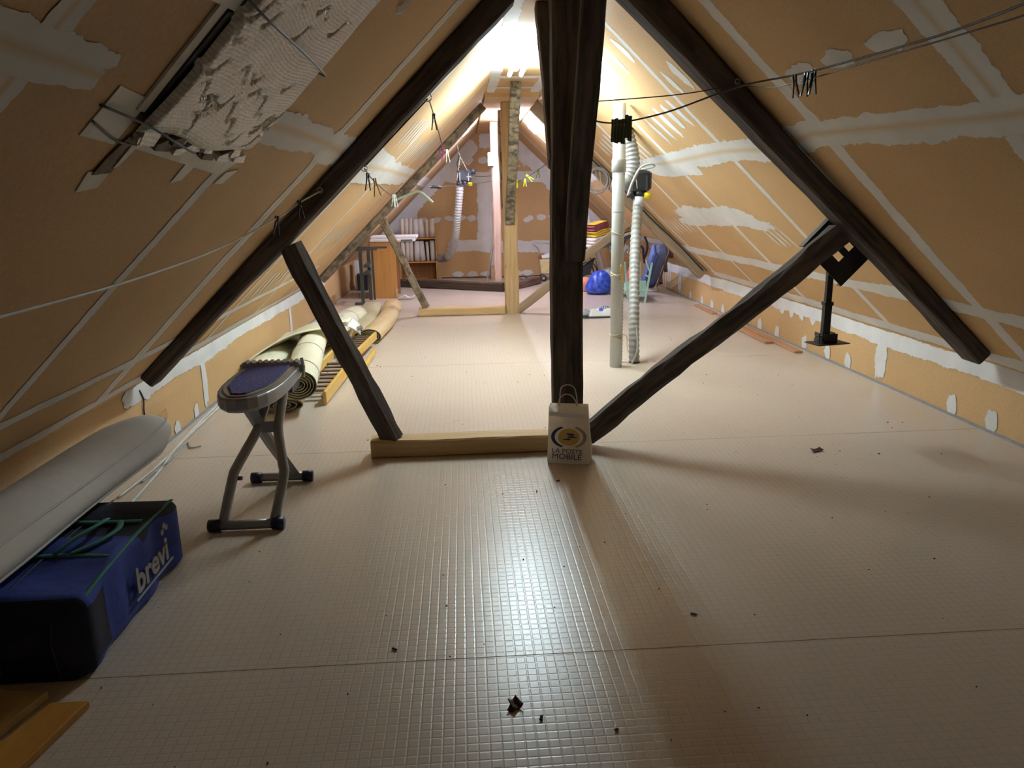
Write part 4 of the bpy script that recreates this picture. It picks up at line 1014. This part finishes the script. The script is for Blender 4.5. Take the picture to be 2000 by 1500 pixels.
def fan(t, c, m, ox, ix):
    c = Vector(c)
    MB().lathe([(0, -.10), (.085, -.10), (.10, -.085), (.10, .0), (.104, .004), (.104, .03), (.10, .034), (.10, .07), (.085, .095), (0, .10)], c, (0, 0, 1), 24).build('housing', M[m], t, smooth=True)
    fc = MB().cbox(c+V(.0, -.06, .0), (.215, .12, .17), .02).build('front_casing', M[m], t, smooth=False)
    MB().tube([c+V(ox, -.06, -.08), c+V(ox, -.06, -.15)], .047, 18).build('outlet', M[m], t, smooth=True)
    MB().tube([c+V(ox+(.075 if ox < -.04 else -.075), -.07, -.08), c+V(ox+(.075 if ox < -.04 else -.075), -.07, -.145)], .034, 14).build('outlet', M[m], t, smooth=True)
    MB().tube([c+V(.08, -.075, -.10), c+V(.08, -.075, -.155)], .036, 14).build('cap', M['yellow'], t, smooth=True)
    MB().tube([c+V(ix*.09, -.03, .06), c+V(ix*.17, -.03, .06)], .045, 16).build('inlet', M[m], t, smooth=True)
    for x in (-.07, .06):
        MB().box(c+V(x, -.124, -.02), (.014, .008, .13)).build('clip', M['pvc' if m == 'slate' else 'slate'], fc)
fan(f1, (1.575, 6.90, 1.515), 'black', .005, -1)
MB().tube([(1.515, 6.84, 1.60), (1.515, 6.84, 1.635)], .03, 12).build('cap', M['yellow'], f1, smooth=True)
hook = V(1.485, 6.70, 1.905)
for q in ((1.48, 6.775, 1.56), (1.55, 6.775, 1.45), (1.62, 6.775, 1.60), (1.48, 6.86, 1.57)):
    MB().tube([hook-V(0, 0, .06), Vector(q)], .0025, 5).build('string', M['string'], f1)
MB().tube([hook, hook-V(0, 0, .07)], .003, 5).build('hook', M['steel'], f1)
MB().tube(curve([(1.40, 6.47, 1.39), (1.435, 6.46, 1.50), (1.505, 6.48, 1.615), (1.60, 6.52, 1.645), (1.645, 6.56, 1.63), (1.61, 6.66, 1.615), (1.575, 6.80, 1.615)], 6), .0085, 8).build('power_cord', M['pvc'], f1, smooth=True)
du = thing('flexible_duct', 'wrinkled grey flexible duct between the right slope and the dark fan', 'duct', (1.40, 6.7, 1.6))
rib_hose([(1.40, 6.62, 1.93), (1.445, 6.60, 1.78), (1.46, 6.58, 1.64), (1.425, 6.57, 1.53), (1.35, 6.56, 1.48), (1.285, 6.56, 1.49)], [.05]*0 or .060, .006, .035, 'duct_wall', 'duct', du, 18)
lw = thing('cable_coil', 'coil of grey cable hanging on the far right rafter', 'cable', (1.60, 9.12, 1.57))
for k in range(6):
    cx_, cz_, rr = 1.605+.012*math.sin(k*2.1), 1.565+.014*math.cos(k*1.7), .125+.014*math.sin(k*1.3)
    MB().tube([(cx_+rr*math.cos(a), 9.115-.006*k, cz_+rr*1.08*math.sin(a)) for a in [i*2*PI/26 for i in range(27)]], .005, 5, cap=False).build('loop', M['greywire'], lw, smooth=True)
for P in ([(1.58, 9.09, 1.68), (1.60, 9.09, 1.55), (1.57, 9.09, 1.45)], [(1.63, 9.09, 1.68), (1.64, 9.09, 1.56), (1.66, 9.09, 1.47)]):
    MB().tube(P, .004, 5).build('tail', M['greywire'], lw)
f2 = thing('extractor_fan', 'slate grey duct fan with yellow cap hanging by string from the far left slope', 'fan', (.06, 11.85, 1.6))
fan(f2, (.055, 11.9, 1.72), 'slate', -.075, 1)
h2 = V(-.035, 11.86, 2.155)
for q in ((-.06, 11.78, 1.66), (.16, 11.78, 1.68)):
    MB().tube([V(.0, 11.82, 1.99), Vector(q)], .004, 5).build('string', M['string'], f2)
MB().tube([h2, V(-.02, 11.84, 2.06), V(.0, 11.82, 1.99)], .006, 5).build('hook', M['greywire'], f2)
MB().tube(curve([(-.02, 11.84, 2.10), (-.015, 11.84, 2.0), (-.05, 11.85, 1.9), (-.035, 11.86, 1.84), (.0, 11.87, 1.82)], 6), .007, 6).build('power_cord', M['wire'], f2, smooth=True)
MB().box((.12, 11.775, 1.70), (.07, .004, .012), rz(0)).build('label_strip', M['pvc'], f2)
h3 = thing('ribbed_hose', 'pale ribbed hose curving from the far fan down behind the bookcase', 'hose', (-.15, 12.2, .5))
rib_hose([(-.02, 11.84, 1.56), (-.035, 11.86, 1.4), (-.075, 11.95, 1.1), (-.12, 12.15, .80), (-.185, 12.45, .56), (-.26, 12.7, .455)], .055, .007, .042, 'hose_wall', 'hose', h3)
MB().tube(curve([(-.25, 12.68, .47), (-.31, 12.86, .405), (-.40, 12.95, .40), (-.415, 13.0, .42)], 6), .062, 16).build('elbow', M['duct'], h3, smooth=True)
cable([(-.02, 11.80, 1.86), (.2, 11.7, 1.71), (.45, 11.48, 1.70)], .004, 'wire', 'thin dark line from the far fan to the bare pale post', 'clothes line', name='clothes_line')

# ------------------------------------------------------------------ TV bracket at the right rafter
tv = thing('screen_bracket', 'black steel ceiling screen mount with pole hung behind the right dark rafter', 'bracket', (2.1, 4.2, .55))
u_ = V(1, 0, -SR).normalized(); v_ = V(-SR, 0, -1).normalized()*-1
o_ = V(1.91, 4.185, 1.10)
def plate(a0, a1, b0, b1, th=.004, y=0):
    q = [o_+u_*a+v_*b_+V(0, y, 0) for a, b_ in ((a0, b0), (a1, b0), (a1, b1), (a0, b1))]; return q
mb = MB()
LU, LV = .335, .205
LV = .215
hx = [(0, .155), (.155, .22), (.22, LU)]
for i, (a0, a1) in enumerate(hx):
    segs = [(0, LV)] if i != 1 else [(0, .082), (.122, .160), (.198, LV)]
    for b0, b1 in segs: mb.prism(plate(a0, a1, b0, b1), (0, .005, 0))
mb.build('mounting_plate', M['blackmetal'], tv)
MB().prism(plate(0, .006, 0, LV), (0, .05, 0)).build('flange', M['blackmetal'], tv)
MB().prism(plate(LU-.006, LU, 0, LV), (0, .05, 0)).build('flange', M['blackmetal'], tv)
MB().lathe([(0, -.003), (.006, -.003), (.006, .002), (0, .002)], o_+u_*.06+v_*.09+V(0, -.002, 0), (0, 1, 0), 8).build('screw', M['steel'], tv)
px, py = 2.105, 4.235
MB().cbox((px, py, .83), (.034, .034, .30), .003).build('pole', M['blackmetal'], tv)
MB().cbox((px, py, .65), (.042, .042, .22), .003).build('pole_sleeve', M['blackmetal'], tv)
MB().cbox((px, py, .765), (.052, .052, .022), .003).build('collar', M['blackmetal'], tv)
for s in (-1, 1): MB().box((px+s*.045, py, .565), (.006, .06, .06)).build('side_cheek', M['blackmetal'], tv)
MB().box((px+.022, py-.03, .562), (.08, .006, .055)).build('front_cheek', M['blackmetal'], tv)
MB().tube([(px-.06, py, .572), (px+.06, py, .572)], .006, 8).build('pivot_bolt', M['steel'], tv)
MB().box((px+.018, py, .532), (.215, .13, .006), rz(.2)).build('base_plate', M['blackmetal'], tv)

# ------------------------------------------------------------------ boards by the right wall
def wboard(p0, p1, w_, label):
    p0, p1 = Vector(p0), Vector(p1); d = (p1-p0); ang = math.atan2(d.y, d.x)-PI/2
    return tag(MB().cbox((p0+p1)/2+V(0, 0, .011), (w_, d.length, .02), .003, rz(ang)).build('board', M['merbau']), label, 'board')
wboard((2.955, 6.40, 0), (2.99, 8.6, 0), .075, 'reddish wooden board along the right wall, closest to the wall')
wboard((2.872, 6.86, 0), (2.885, 8.2, 0), .075, 'reddish wooden board on the floor beside the wall board, nearer the room')
wboard((2.955, 8.7, 0), (2.965, 9.45, 0), .07, 'short reddish board end further back along the right wall')

# ------------------------------------------------------------------ far left furniture
cb = thing('cabinet', 'orange wood veneer cabinet standing side-on at the far left', 'cabinet', (-1.15, 11.2, 0))
MB().box((-1.145, 10.98, .40), (.36, .022, .80)).build('side_panel', M['orange'], cb, bevel=.002)
MB().box((-1.315, 11.25, .40), (.02, .52, .80)).build('back_panel', M['brownven'], cb)
MB().box((-1.145, 11.50, .40), (.36, .022, .80)).build('side_panel', M['brownven'], cb)
MB().box((-1.145, 11.24, .789), (.36, .50, .022)).build('top_panel', M['orange'], cb)
MB().box((-1.145, 11.24, .06), (.32, .50, .022)).build('bottom_panel', M['brownven'], cb)
pk = thing('board_pack', 'white plastic wrapped pack of boards lying on the orange cabinet', 'package', (-1.08, 11.1, .80))
MB().cbox((-1.0, 11.12, .825), (.64, .36, .04), .008).build('pack', M['white'], pk)
MB().cbox((-.98, 11.13, .868), (.66, .34, .04), .008).build('pack', M['white'], pk)
MB().box((-.80, 10.938, .822), (.16, .006, .028)).build('dark_label', M['greyfab'], pk)
tr = thing('trestle', 'dark grey steel trestle frame standing beside the orange cabinet', 'trestle', (-1.35, 10.5, 0))
for x, y in ((-1.385, 10.36), (-1.318, 10.70)):
    MB().box((x, y, .38), (.045, .045, .72)).build('leg', M['trestle'], tr, bevel=.003)
    MB().box((x+.05, y, .745), (.36 if y < 10.5 else .42, .03, .03)).build('top_rail', M['trestle'], tr, bevel=.003)
MB().box((-1.43, 10.36, .016), (.13, .04, .03)).build('foot', M['trestle'], tr)
MB().box((-1.265, 10.70, .37), (.028, .03, .70)).build('leg', M['trestle'], tr)
for z in (.52, .42): MB().box((-1.31, 10.53, z), (.08, .34, .04)).build('cross_bar', M['trestle'], tr)
bc = thing('bookcase', 'orange brown bookcase open towards the room by the far gable', 'bookcase', (-.77, 13.1, 0))
bx0, bx1, byf, byb = -1.07, -.455, 12.95, 13.25
for x in (bx0, bx1): MB().box((x, (byf+byb)/2, .375), (.022, byb-byf, .75)).build('side_panel', M['orange'], bc)
for z, nm in ((.739, 'top_panel'), (.345, 'shelf'), (.04, 'bottom_panel')):
    MB().box(((bx0+bx1)/2, (byf+byb)/2, z), (bx1-bx0-.022, byb-byf-.01, .022)).build(nm, M['orange'], bc)
MB().box(((bx0+bx1)/2, byb-.006, .375), (bx1-bx0, .01, .74)).build('back_panel', M['brownven'], bc)
rr_ = random.Random(11)
names = ['leftmost', 'second from the left', 'third from the left', 'fourth from the left', 'fifth from the left', 'sixth from the left', 'rightmost']
for row, z0, h in ((0, .752, .315), (1, .358, .345)):
    xs = [-1.015, -.945, -.88, -.79, -.69, -.60, -.515]
    for k, x in enumerate(xs):
        r = (.034, .033, .032, .046, .048, .022, .04)[k]
        hh = h*(1, 1.0, 1.05, .98, .97, .93, .98)[k]
        m = 'rollpaper' if k < 3 else 'paperwhite'
        tl = .03*rr_.uniform(-1, 1) if k not in (4,) else -.05
        t = thing('wallpaper_roll', ('cream' if k < 3 else 'white')+' paper roll standing '+('on top of' if row == 0 else 'inside')+' the bookcase, '+names[k], 'paper roll', (x, 13.05, z0), 'paper rolls at the bookcase')
        p0, p1 = V(x, 13.05, z0+.003), V(x+tl*h*1.5, 13.06, z0+hh)
        MB().tube([p0, p1], r, 14, cap=False).build('paper', M[m], t, smooth=True, solid=.004)
        MB().tube([p0+(p1-p0)*.02, p0+(p1-p0)*.97], r*.55, 10, cap=False).build('inner_layers', M[m], t, smooth=True, solid=.003)
ps = MB(); ps.sheet(lambda u, v: V(-.955+.24*u, 10.75+.1*v, .012+.05*math.sin(min(1, u*1.3)*PI*.8)+.02*math.sin(u*6+1)*(u > .5)*1.0), 14, 3)
tag(ps.build('paper_offcut', M['paperwhite'], smooth=True, solid=.003), 'curled white paper offcut on the floor beside the orange cabinet', 'paper')
tag(MB().tube(curve([(-.98, 10.955, .02), (-.975, 10.952, .08), (-.985, 10.955, .14)], 5), .012, 6, flat=.3).build('torn_paper', M['paperwhite'], smooth=True), 'torn white paper strip at the cabinet corner', 'paper')
dt = thing('speaker', 'small dark box with white panel in the dim corner behind the trestle', 'box', (-1.62, 11.9, 0))
MB().box((-1.60, 12.1, .13), (.16, .2, .26)).build('dark_box', M['black'], dt, bevel=.005)
MB().box((-1.70, 12.3, .225), (.05, .3, .44)).build('white_panel', M['paperwhite'], dt)
cable([(-.4, 13.56, .012), (.1, 13.55, .012), (.6, 13.5, .012), (1.0, 13.45, .012), (1.4, 13.45, .03)], .009, 'wire', 'dark cable along the foot of the far gable', 'cable')
cable([(.75, 12.75, .01), (.95, 12.9, .03), (1.1, 12.75, .01), (1.2, 12.9, .02), (1.05, 13.0, .04)], .008, 'wire', 'tangled dark cable on the floor left of the doll pram', 'cable')

# ------------------------------------------------------------------ far right things
pr = thing('doll_pram', 'cream doll pram with wire handle and small wheels', 'pram', (1.42, 12.75, 0))
b = MB(); b.loft([[V(1.30, 12.66, .13), V(1.62, 12.66, .13), V(1.62, 12.9, .13), V(1.30, 12.9, .13)], [V(1.265, 12.63, .37), V(1.66, 12.63, .37), V(1.66, 12.93, .37), V(1.265, 12.93, .37)]])
b.build('shell', M['pram'], pr, bevel=.012)
MB().tube(curve([(1.27, 12.64, .38), (1.26, 12.63, .5), (1.22, 12.6, .57), (1.155, 12.55, .625), (1.17, 12.56, .642), (1.30, 12.56, .645), (1.44, 12.58, .635), (1.56, 12.6, .62)], 5), .009, 6).build('handle', M['steel'], pr, smooth=True)
for x in (1.335, 1.56):
    for y in (12.68, 12.88):
        wh = MB().lathe([(0, -.02), (.04, -.02), (.055, -.012), (.055, .012), (.04, .02), (0, .02)], (x, y, .056), (0, 1, 0), 16).build('wheel', M['black'], pr, smooth=True)
        MB().lathe([(0, -.024), (.022, -.022), (.022, .022), (0, .024)], (x, y, .056), (0, 1, 0), 12).build('hub', M['cardboard'], wh)
for y in (12.68, 12.88): MB().box((1.45, y, .105), (.30, .02, .02)).build('chassis_bar', M['steel'], pr)
bt = thing('bottle', 'small white bottle with red cap lying on the doll pram', 'bottle', (1.33, 12.75, .40))
MB().lathe([(0, -.07), (.028, -.065), (.034, -.03), (.034, .05), (.02, .075), (0, .08)], (1.37, 12.72, .408), (1, .1, 0), 14).build('bottle_body', M['white'], bt, smooth=True)
MB().lathe([(0, -.03), (.033, -.028), (.033, .02), (0, .025)], (1.285, 12.715, .406), (1, .1, 0), 12).build('cap', M['red'], bt, smooth=True)
b = MB(); rr3 = random.Random(5)
b.loft([[V(1.42+k*.055*math.cos(a)*1.3, 12.74+k*.06*math.sin(a), .375+z+.006*rr3.uniform(-1, 1)) for a in [i*2*PI/12 for i in range(12)]] for k, z in ((1, 0), (1.15, .03), (.95, .065), (.5, .095), (.1, .10))])
tag(b.build('crumpled_bag', mat('crumpled_white_bag', (.75, .74, .74), .4, bs=.6, bscale=40), smooth=True), 'crumpled white plastic bag in the doll pram', 'bag')
sc = thing('doll_stroller', 'black folding stroller chair partly hidden behind the near dark post', 'stroller', (1.95, 11.8, 0))
MB().prism([(1.72, 11.75, .26), (2.04, 11.75, .44), (2.0, 11.75, .30), (1.97, 11.75, .20), (1.72, 11.75, .12)], (0, .02, 0)).build('fabric_seat', M['black'], sc)
MB().tube([(2.04, 11.74, .45), (2.16, 11.72, .01)], .012, 8).build('leg', M['black'], sc, smooth=True)
MB().tube([(2.00, 11.98, .45), (2.13, 12.0, .01)], .012, 8).build('leg', M['black'], sc, smooth=True)
MB().tube(curve([(1.98, 11.73, .40), (2.06, 11.72, .30), (2.05, 11.72, .22), (1.95, 11.73, .20)], 6), .010, 6).build('loop', M['black'], sc, smooth=True)
MB().tube([(2.04, 11.74, .45), (1.70, 11.76, .24)], .012, 8).build('frame_bar', M['black'], sc, smooth=True)
MB().tube([(1.80, 11.73, .13), (1.80, 11.98, .13)], .012, 8).build('axle', M['black'], sc)
MB().tube([(1.80, 11.73, .13), (1.78, 11.73, .012)], .012, 8).build('leg', M['black'], sc)
bk = thing('backpack', 'black fabric bag standing tall right behind the near dark post', 'bag', (1.95, 12.3, .45))
b = MB(); b.loft([[V(1.86+.13*k*math.cos(a), 12.35+.12*k*math.sin(a), z) for a in [i*2*PI/14 for i in range(14)]] for k, z in ((.85, .02), (1.05, .2), (1.15, .45), (1.2, .62), (1.05, .78), (.75, .90), (.3, .96))])
b.build('bag_body', M['black'], bk, smooth=True)
MB().tube(curve([(1.76, 12.25, .86), (1.70, 12.2, .80), (1.64, 12.2, .66), (1.64, 12.2, .52)], 5), .012, 6).build('carry_strap', M['black'], bk, smooth=True)
wp = thing('bubble_wrap_roll', 'pale grey plastic wrap roll leaning beside the black bag', 'roll', (2.05, 12.75, 0))
MB().tube([(2.40, 12.75, .03), (2.22, 12.75, .60), (2.06, 12.75, 1.08)], .052, 14).build('wrap', M['offwhite'], wp, smooth=True)
MB().tube([(2.056, 12.75, 1.085), (2.048, 12.75, 1.11)], .036, 12).build('end_knot', M['offwhite'], wp, smooth=True)
# ironing board with towels
ib = thing('ironing_board', 'ironing board with white pad piled with folded towels at the far right', 'ironing board', (2.3, 11.3, 0))
d0, d1 = V(1.90, 11.25, .66), V(2.72, 11.5, .90)
ax_ = (d1-d0).normalized(); sdv = V(-.3, .95, 0).normalized(); upv = ax_.cross(sdv).normalized()
if upv.z < 0: upv = -upv
def slabp(l0, l1, w_, h0, h1, nm, m):
    b = MB(); b.loft([[d0+ax_*l+sdv*(w_*k*s)+upv*h_ for l, k, s, h_ in ((l0, .45, -1, h), (l0+.1, 1, -1, h), (l1, 1, -1, h), (l1, 1, 1, h), (l0+.1, 1, 1, h), (l0, .45, 1, h))] for h in (h0, h1)])
    return b.build(nm, M[m], ib, bevel=.008)
slabp(-.06, .64, .16, .0, .035, 'pad', 'offwhite'); slabp(0.0, .61, .15, -.06, -.002, 'underside', 'greyfab')
for p0, p1 in (((2.15, 11.30, .66), (2.62, 11.55, .01)), ((2.46, 11.40, .76), (2.20, 11.45, .01))):
    MB().tube([p0, p1], .013, 8).build('leg', M['steel'], ib, smooth=True)
for xx, yy in ((2.62, 11.55), (2.20, 11.45)): MB().tube([(xx, yy-.12, .014), (xx, yy+.12, .014)], .013, 8).build('foot_bar', M['white'], ib, smooth=True)
MB().tube([(2.33, 11.3, .40), (2.46, 11.36, .40)], .01, 6).build('cross_bar', M['steel'], ib)
MB().tube(curve([(2.28, 11.12, .68), (2.26, 11.11, .60), (2.30, 11.11, .555), (2.42, 11.11, .56), (2.43, 11.12, .68)], 5), .010, 6).build('wire_rest', M['steel'], ib, smooth=True)
def towel(lc, w_, th, h, m, label, layers=2, trim=None):
    t = thing('towel', label, 'towel', d0+ax_*lc+upv*h)
    for k in range(layers):
        b = MB(); c = d0+ax_*(lc+.01*(k % 2))+upv*(h+th*(k+.5))
        b.loft([[c+ax_*(w_/2*a)+sdv*(.13*q)+upv*(th/2*zz+.006*math.sin(a*5+k)) for q, zz in ((-1, -.9), (-1.06, 0), (-1, .9), (1, .9), (1.06, 0), (1, -.9))] for a in (-1, -.6, 0, .6, 1)])
        b.build('fold', M[trim if trim and k % 2 else m], t, smooth=True)
    return t
towel(.10, .26, .040, .037, 'offwhite', 'white folded cloth at the left end of the ironing board', 2)
towel(.16, .24, .030, .120, 'gold', 'mustard yellow folded towel on the white cloth pile', 3)
towel(.16, .25, .028, .213, 'maroon', 'maroon folded towel with mustard edge on top of the pile', 3, None)
t_ = towel(.17, .23, .016, .299, 'gold', 'thin mustard towel fold on the very top of the maroon towel', 1)
towel(.47, .26, .024, .037, 'brownrug', 'brown striped towels stacked at the right of the ironing board', 4, 'gold')
# blue plastic sack and small things
bs = thing('blue_sack', 'cobalt blue plastic sack full of things on the floor behind the pipe', 'bag', (1.93, 10.85, 0))
rings = []; rr4 = random.Random(21)
for k, z in ((.75, .004), (1.05, .04), (1.12, .10), (1.0, .17), (.85, .24), (.62, .30), (.3, .335), (.1, .34)):
    rings.append([V(1.945+.03*z/.3+k*(.185+.014*math.sin(a*7+z*20)+.016*rr4.uniform(-1, 1))*math.cos(a), 10.88+k*(.17+.014*math.sin(a*7+z*20)+.016*rr4.uniform(-1, 1))*math.sin(a), z+.008*rr4.uniform(-1, 1)*(z > .01)) for a in [i*2*PI/28 for i in range(28)]])
MB().loft(rings).build('sack', M['plasticblue'], bs, smooth=True, sub=1)
b = MB(); b.loft([[V(1.80+k*.13*math.cos(a), 11.22+k*.10*math.sin(a), z) for a in [i*2*PI/14 for i in range(14)]] for k, z in ((.8, .004), (1, .05), (.95, .13), (.6, .20), (.15, .215))])
tag(b.build('cushion', M['salmon'], smooth=True), 'salmon orange cushion on the floor left of the blue sack', 'cushion')
b = MB(); b.loft([[V(2.22+k*.16*math.cos(a), 11.35+k*.13*math.sin(a), z) for a in [i*2*PI/14 for i in range(14)]] for k, z in ((.8, .004), (1, .06), (1.0, .22), (.8, .31), (.3, .35))])
tag(b.build('grey_sack', M['greybag'], smooth=True), 'grey plastic sack behind the blue sack', 'bag')
b = MB(); b.loft([[V(2.37+k*.085*math.cos(a), 10.50+k*.08*math.sin(a), z) for a in [i*2*PI/14 for i in range(14)]] for k, z in ((.9, .168), (1, .24), (1, .34), (.7, .40), (.2, .42))])
tag(b.build('coral_bundle', M['coral'], smooth=True), 'coral red fabric bundle piled inside the mint folding seat', 'fabric')
b = MB(); b.loft([[V(2.36+k*.10*math.cos(a), 10.32+k*.06*math.sin(a), z) for a in [i*2*PI/14 for i in range(14)]] for k, z in ((.9, .167), (1, .19), (.9, .22), (.2, .245))])
tag(b.build('lime_cloth', M['lime'], smooth=True), 'lime green cloth in front of the coral bundle', 'fabric')
# white printed bag on a dark mat
tag(MB().cbox((1.56, 8.80, .008), (.38, .30, .012), .004).build('floor_mat', M['black']), 'thin black mat under the white plastic bag', 'mat')
pw = thing('plastic_bag', 'white plastic bag with blue print lying on the black mat', 'bag', (1.58, 8.85, .015))
def pbag(u, v):
    x = 1.45+.34*u; y = 8.70+.24*v
    e = min(u, 1-u, v, 1-v); k = min(1, e/.16)
    return V(x, y, .017+.085*k**.6*(.75+.25*math.sin(u*9+v*4)+.12*math.sin(v*14)))
MB().sheet(pbag, 22, 18).build('bag_body', M['white'], pw, smooth=True)
def bpt(u, v): return pbag(u, v)+V(0, -.003, .003)
MB().sheet(lambda u, v: bpt(.40+.13*u, .30+.35*v), 5, 6).build('blue_print', M['plasticblue'], pw, smooth=True)
for k in range(5): MB().tube(curve([bpt(.56+.06*k, .38), bpt(.58+.06*k, .46), bpt(.555+.06*k, .52), bpt(.585+.06*k, .56)], 4), .004, 5).build('printed_letter', M['inkblue'], pw, smooth=True)
b = MB(); b.loft([[V(1.42+k*.07*math.cos(a), 8.80+k*.10*math.sin(a), z) for a in [i*2*PI/12 for i in range(12)]] for k, z in ((.9, .016), (1, .04), (.8, .075), (.2, .09))])
tag(b.build('grey_pouch', M['greybag'], smooth=True), 'grey pouch on the black mat left of the white plastic bag', 'bag')
# mint folding seat
mf = thing('folding_seat', 'mint green metal folding seat loaded with clothes behind the ribbed hose', 'chair', (2.35, 10.1, 0))
for x, y0, y1 in ((2.16, 9.95, 10.4), (2.42, 9.82, 10.3)):
    MB().box(((x), y0, .25), (.022, .022, .56), Matrix.Rotation(math.radians(9), 3, 'Y') if x > 2.3 else Matrix.Rotation(math.radians(-6), 3, 'Y')).build('leg', M['mint'], mf)
    MB().box(((x), y1, .25), (.022, .022, .50)).build('leg', M['mint'], mf)
MB().box((2.29, 9.90, .10), (.27, .02, .05)).build('cross_bar', M['mint'], mf)
MB().box((2.29, 9.93, .21), (.26, .02, .14)).build('front_panel', M['mint'], mf)
MB().box((2.30, 10.35, .155), (.30, .85, .02)).build('seat', M['mint'], mf)
MB().tube(curve([(2.40, 9.9, .55), (2.45, 9.9, .42), (2.47, 9.9, .38), (2.44, 9.9, .34), (2.40, 9.9, .36)], 5), .010, 6).build('hinge_rod', M['mint'], mf, smooth=True)
MB().box((2.39, 10.38, .74), (.035, .05, .54)).build('back_upright', M['mint'], mf)
MB().box((2.34, 10.40, .90), (.05, .03, .24)).build('back_panel', M['mint'], mf, bevel=.01)
for k, zz in enumerate((0, 1)):
    tag(MB().tube(curve([(2.52, 10.5, .83), (2.56, 10.49, .72), (2.55, 10.5, .6), (2.52, 10.5, .52)] if k == 0 else [(2.47, 10.5, .70), (2.50, 10.49, .66), (2.51, 10.5, .56), (2.53, 10.5, .46)], 5), .016, 6).build('strap_loop', M['black'], smooth=True), 'black strap hanging beside the mint seat, '+('longer one' if k == 0 else 'shorter one'), 'strap')
# blue mattress and slatted base leaning at the wall
mt = thing('mattress', 'blue mattress leaning against the right slope', 'mattress', (2.80, 11.3, 0))
c0, c1 = V(2.775, 11.3, .075), V(2.575, 9.88, .70)
dz = (c1-c0).normalized(); dx = (V(1, 0, 0)-dz*dz.x).normalized(); dy = dz.cross(dx); Lm = (c1-c0).length
rotm = Matrix((dx, dy, dz)).transposed(); cm = (c0+c1)/2
MB().cbox(cm+dx*.035, (.15, .15, Lm), .03, rotm).build('cover', M['matslate'], mt, bevel=.01)
MB().cbox(cm-dx*.065, (.05, .16, Lm*.97), .018, rotm).build('quilted_top', M['matblue'], mt, bevel=.01)
MB().tube([cm-dx*.038-dy*.078+dz*k for k in (-Lm*.48, 0, Lm*.48)], .007, 6).build('piping', M['matblue'], mt, smooth=True)
sl = thing('slat_base', 'dark brown slatted bed base leaning behind the blue mattress', 'bed base', (2.9, 11.35, 0))
cs = cm+dx*.155-dz*.07
for k in range(5):
    MB().cbox(cs+dy*(-.06+.032*k)+dx*(.012*k-.02), (.012, .016, Lm*.86), .003, rotm).build('slat', M['redwood'], sl)
for z in (-.40, .0, .40): MB().box(cs+dz*z*Lm*.95+dy*.03+dx*.03, (.05, .16, .03), rotm).build('rail', M['redwood'], sl)
tag(MB().cbox((2.72, 11.02, .014), (.26, .07, .022), .008, rz(-.1)).build('plastic_bar', M['white']), 'short white plastic bar on the floor below the blue mattress', 'bar')

# ------------------------------------------------------------------ crumbs and chips on the floor
def chip(x, y, w_, h_, ang, m, label, cat='chip', curl=.012):
    R_ = rz(ang)
    b = MB(); b.sheet(lambda u, v: V(x, y, .003)+R_ @ V(w_*(u-.5)*(1-.2*v), h_*(v-.5)+.1*w_*u*u, curl*(abs(2*u-1)**2*.6+.5*v*v)), 5, 5)
    return tag(b.build('wood_chip', M[m], smooth=True, solid=.003), label, cat)
chip(.106, 1.842, .034, .036, .5, 'leaf', 'dark brown flake on the floor, the largest one in front', curl=.016)
chip(.094, 1.826, .02, .02, -.4, 'leaf', 'small dark flake tucked under the large brown flake', curl=.008)
chip(1.918, 3.84, .075, .03, .15, 'leaf', 'brown wood splinter alone on the right side of the floor', curl=.014)
chip(.173, 1.783, .007, .018, -.3, 'dust', 'tiny dark crumb right of the large brown flake', curl=.004)
for i, (x, y, L_) in enumerate(((.747, 2.265, .022), (.44, 3.55, .02), (.32, 3.42, .018), (-.26, 2.15, .02), (.37, 1.72, .012))):
    tag(MB().cbox((x, y, .004), (L_, .006, .005), .001, rz(-.5+i)).build('crumb', M['dust']), ['thin dark splinter in the shaded floor on the right', 'dark crumb in front of the paper bag, right one', 'dark crumb in front of the paper bag, left one', 'dark crumb on the floor left of the glossy patch', 'dark crumb near the front edge of the floor'][i], 'crumb')
dr = random.Random(77); b = MB()
for k in range(170):
    x, y = dr.uniform(-1.2, 2.8), dr.uniform(1.5, 8.5); s = dr.uniform(.0015, .004)
    b.box((x, y, s*.5), (s*dr.uniform(1, 3), s, s), rz(dr.uniform(0, 3)))
o = b.build('floor_dust', M['dust']); tag(o, 'scattered dark dust specks over the beige floor', 'dust', kind='stuff')
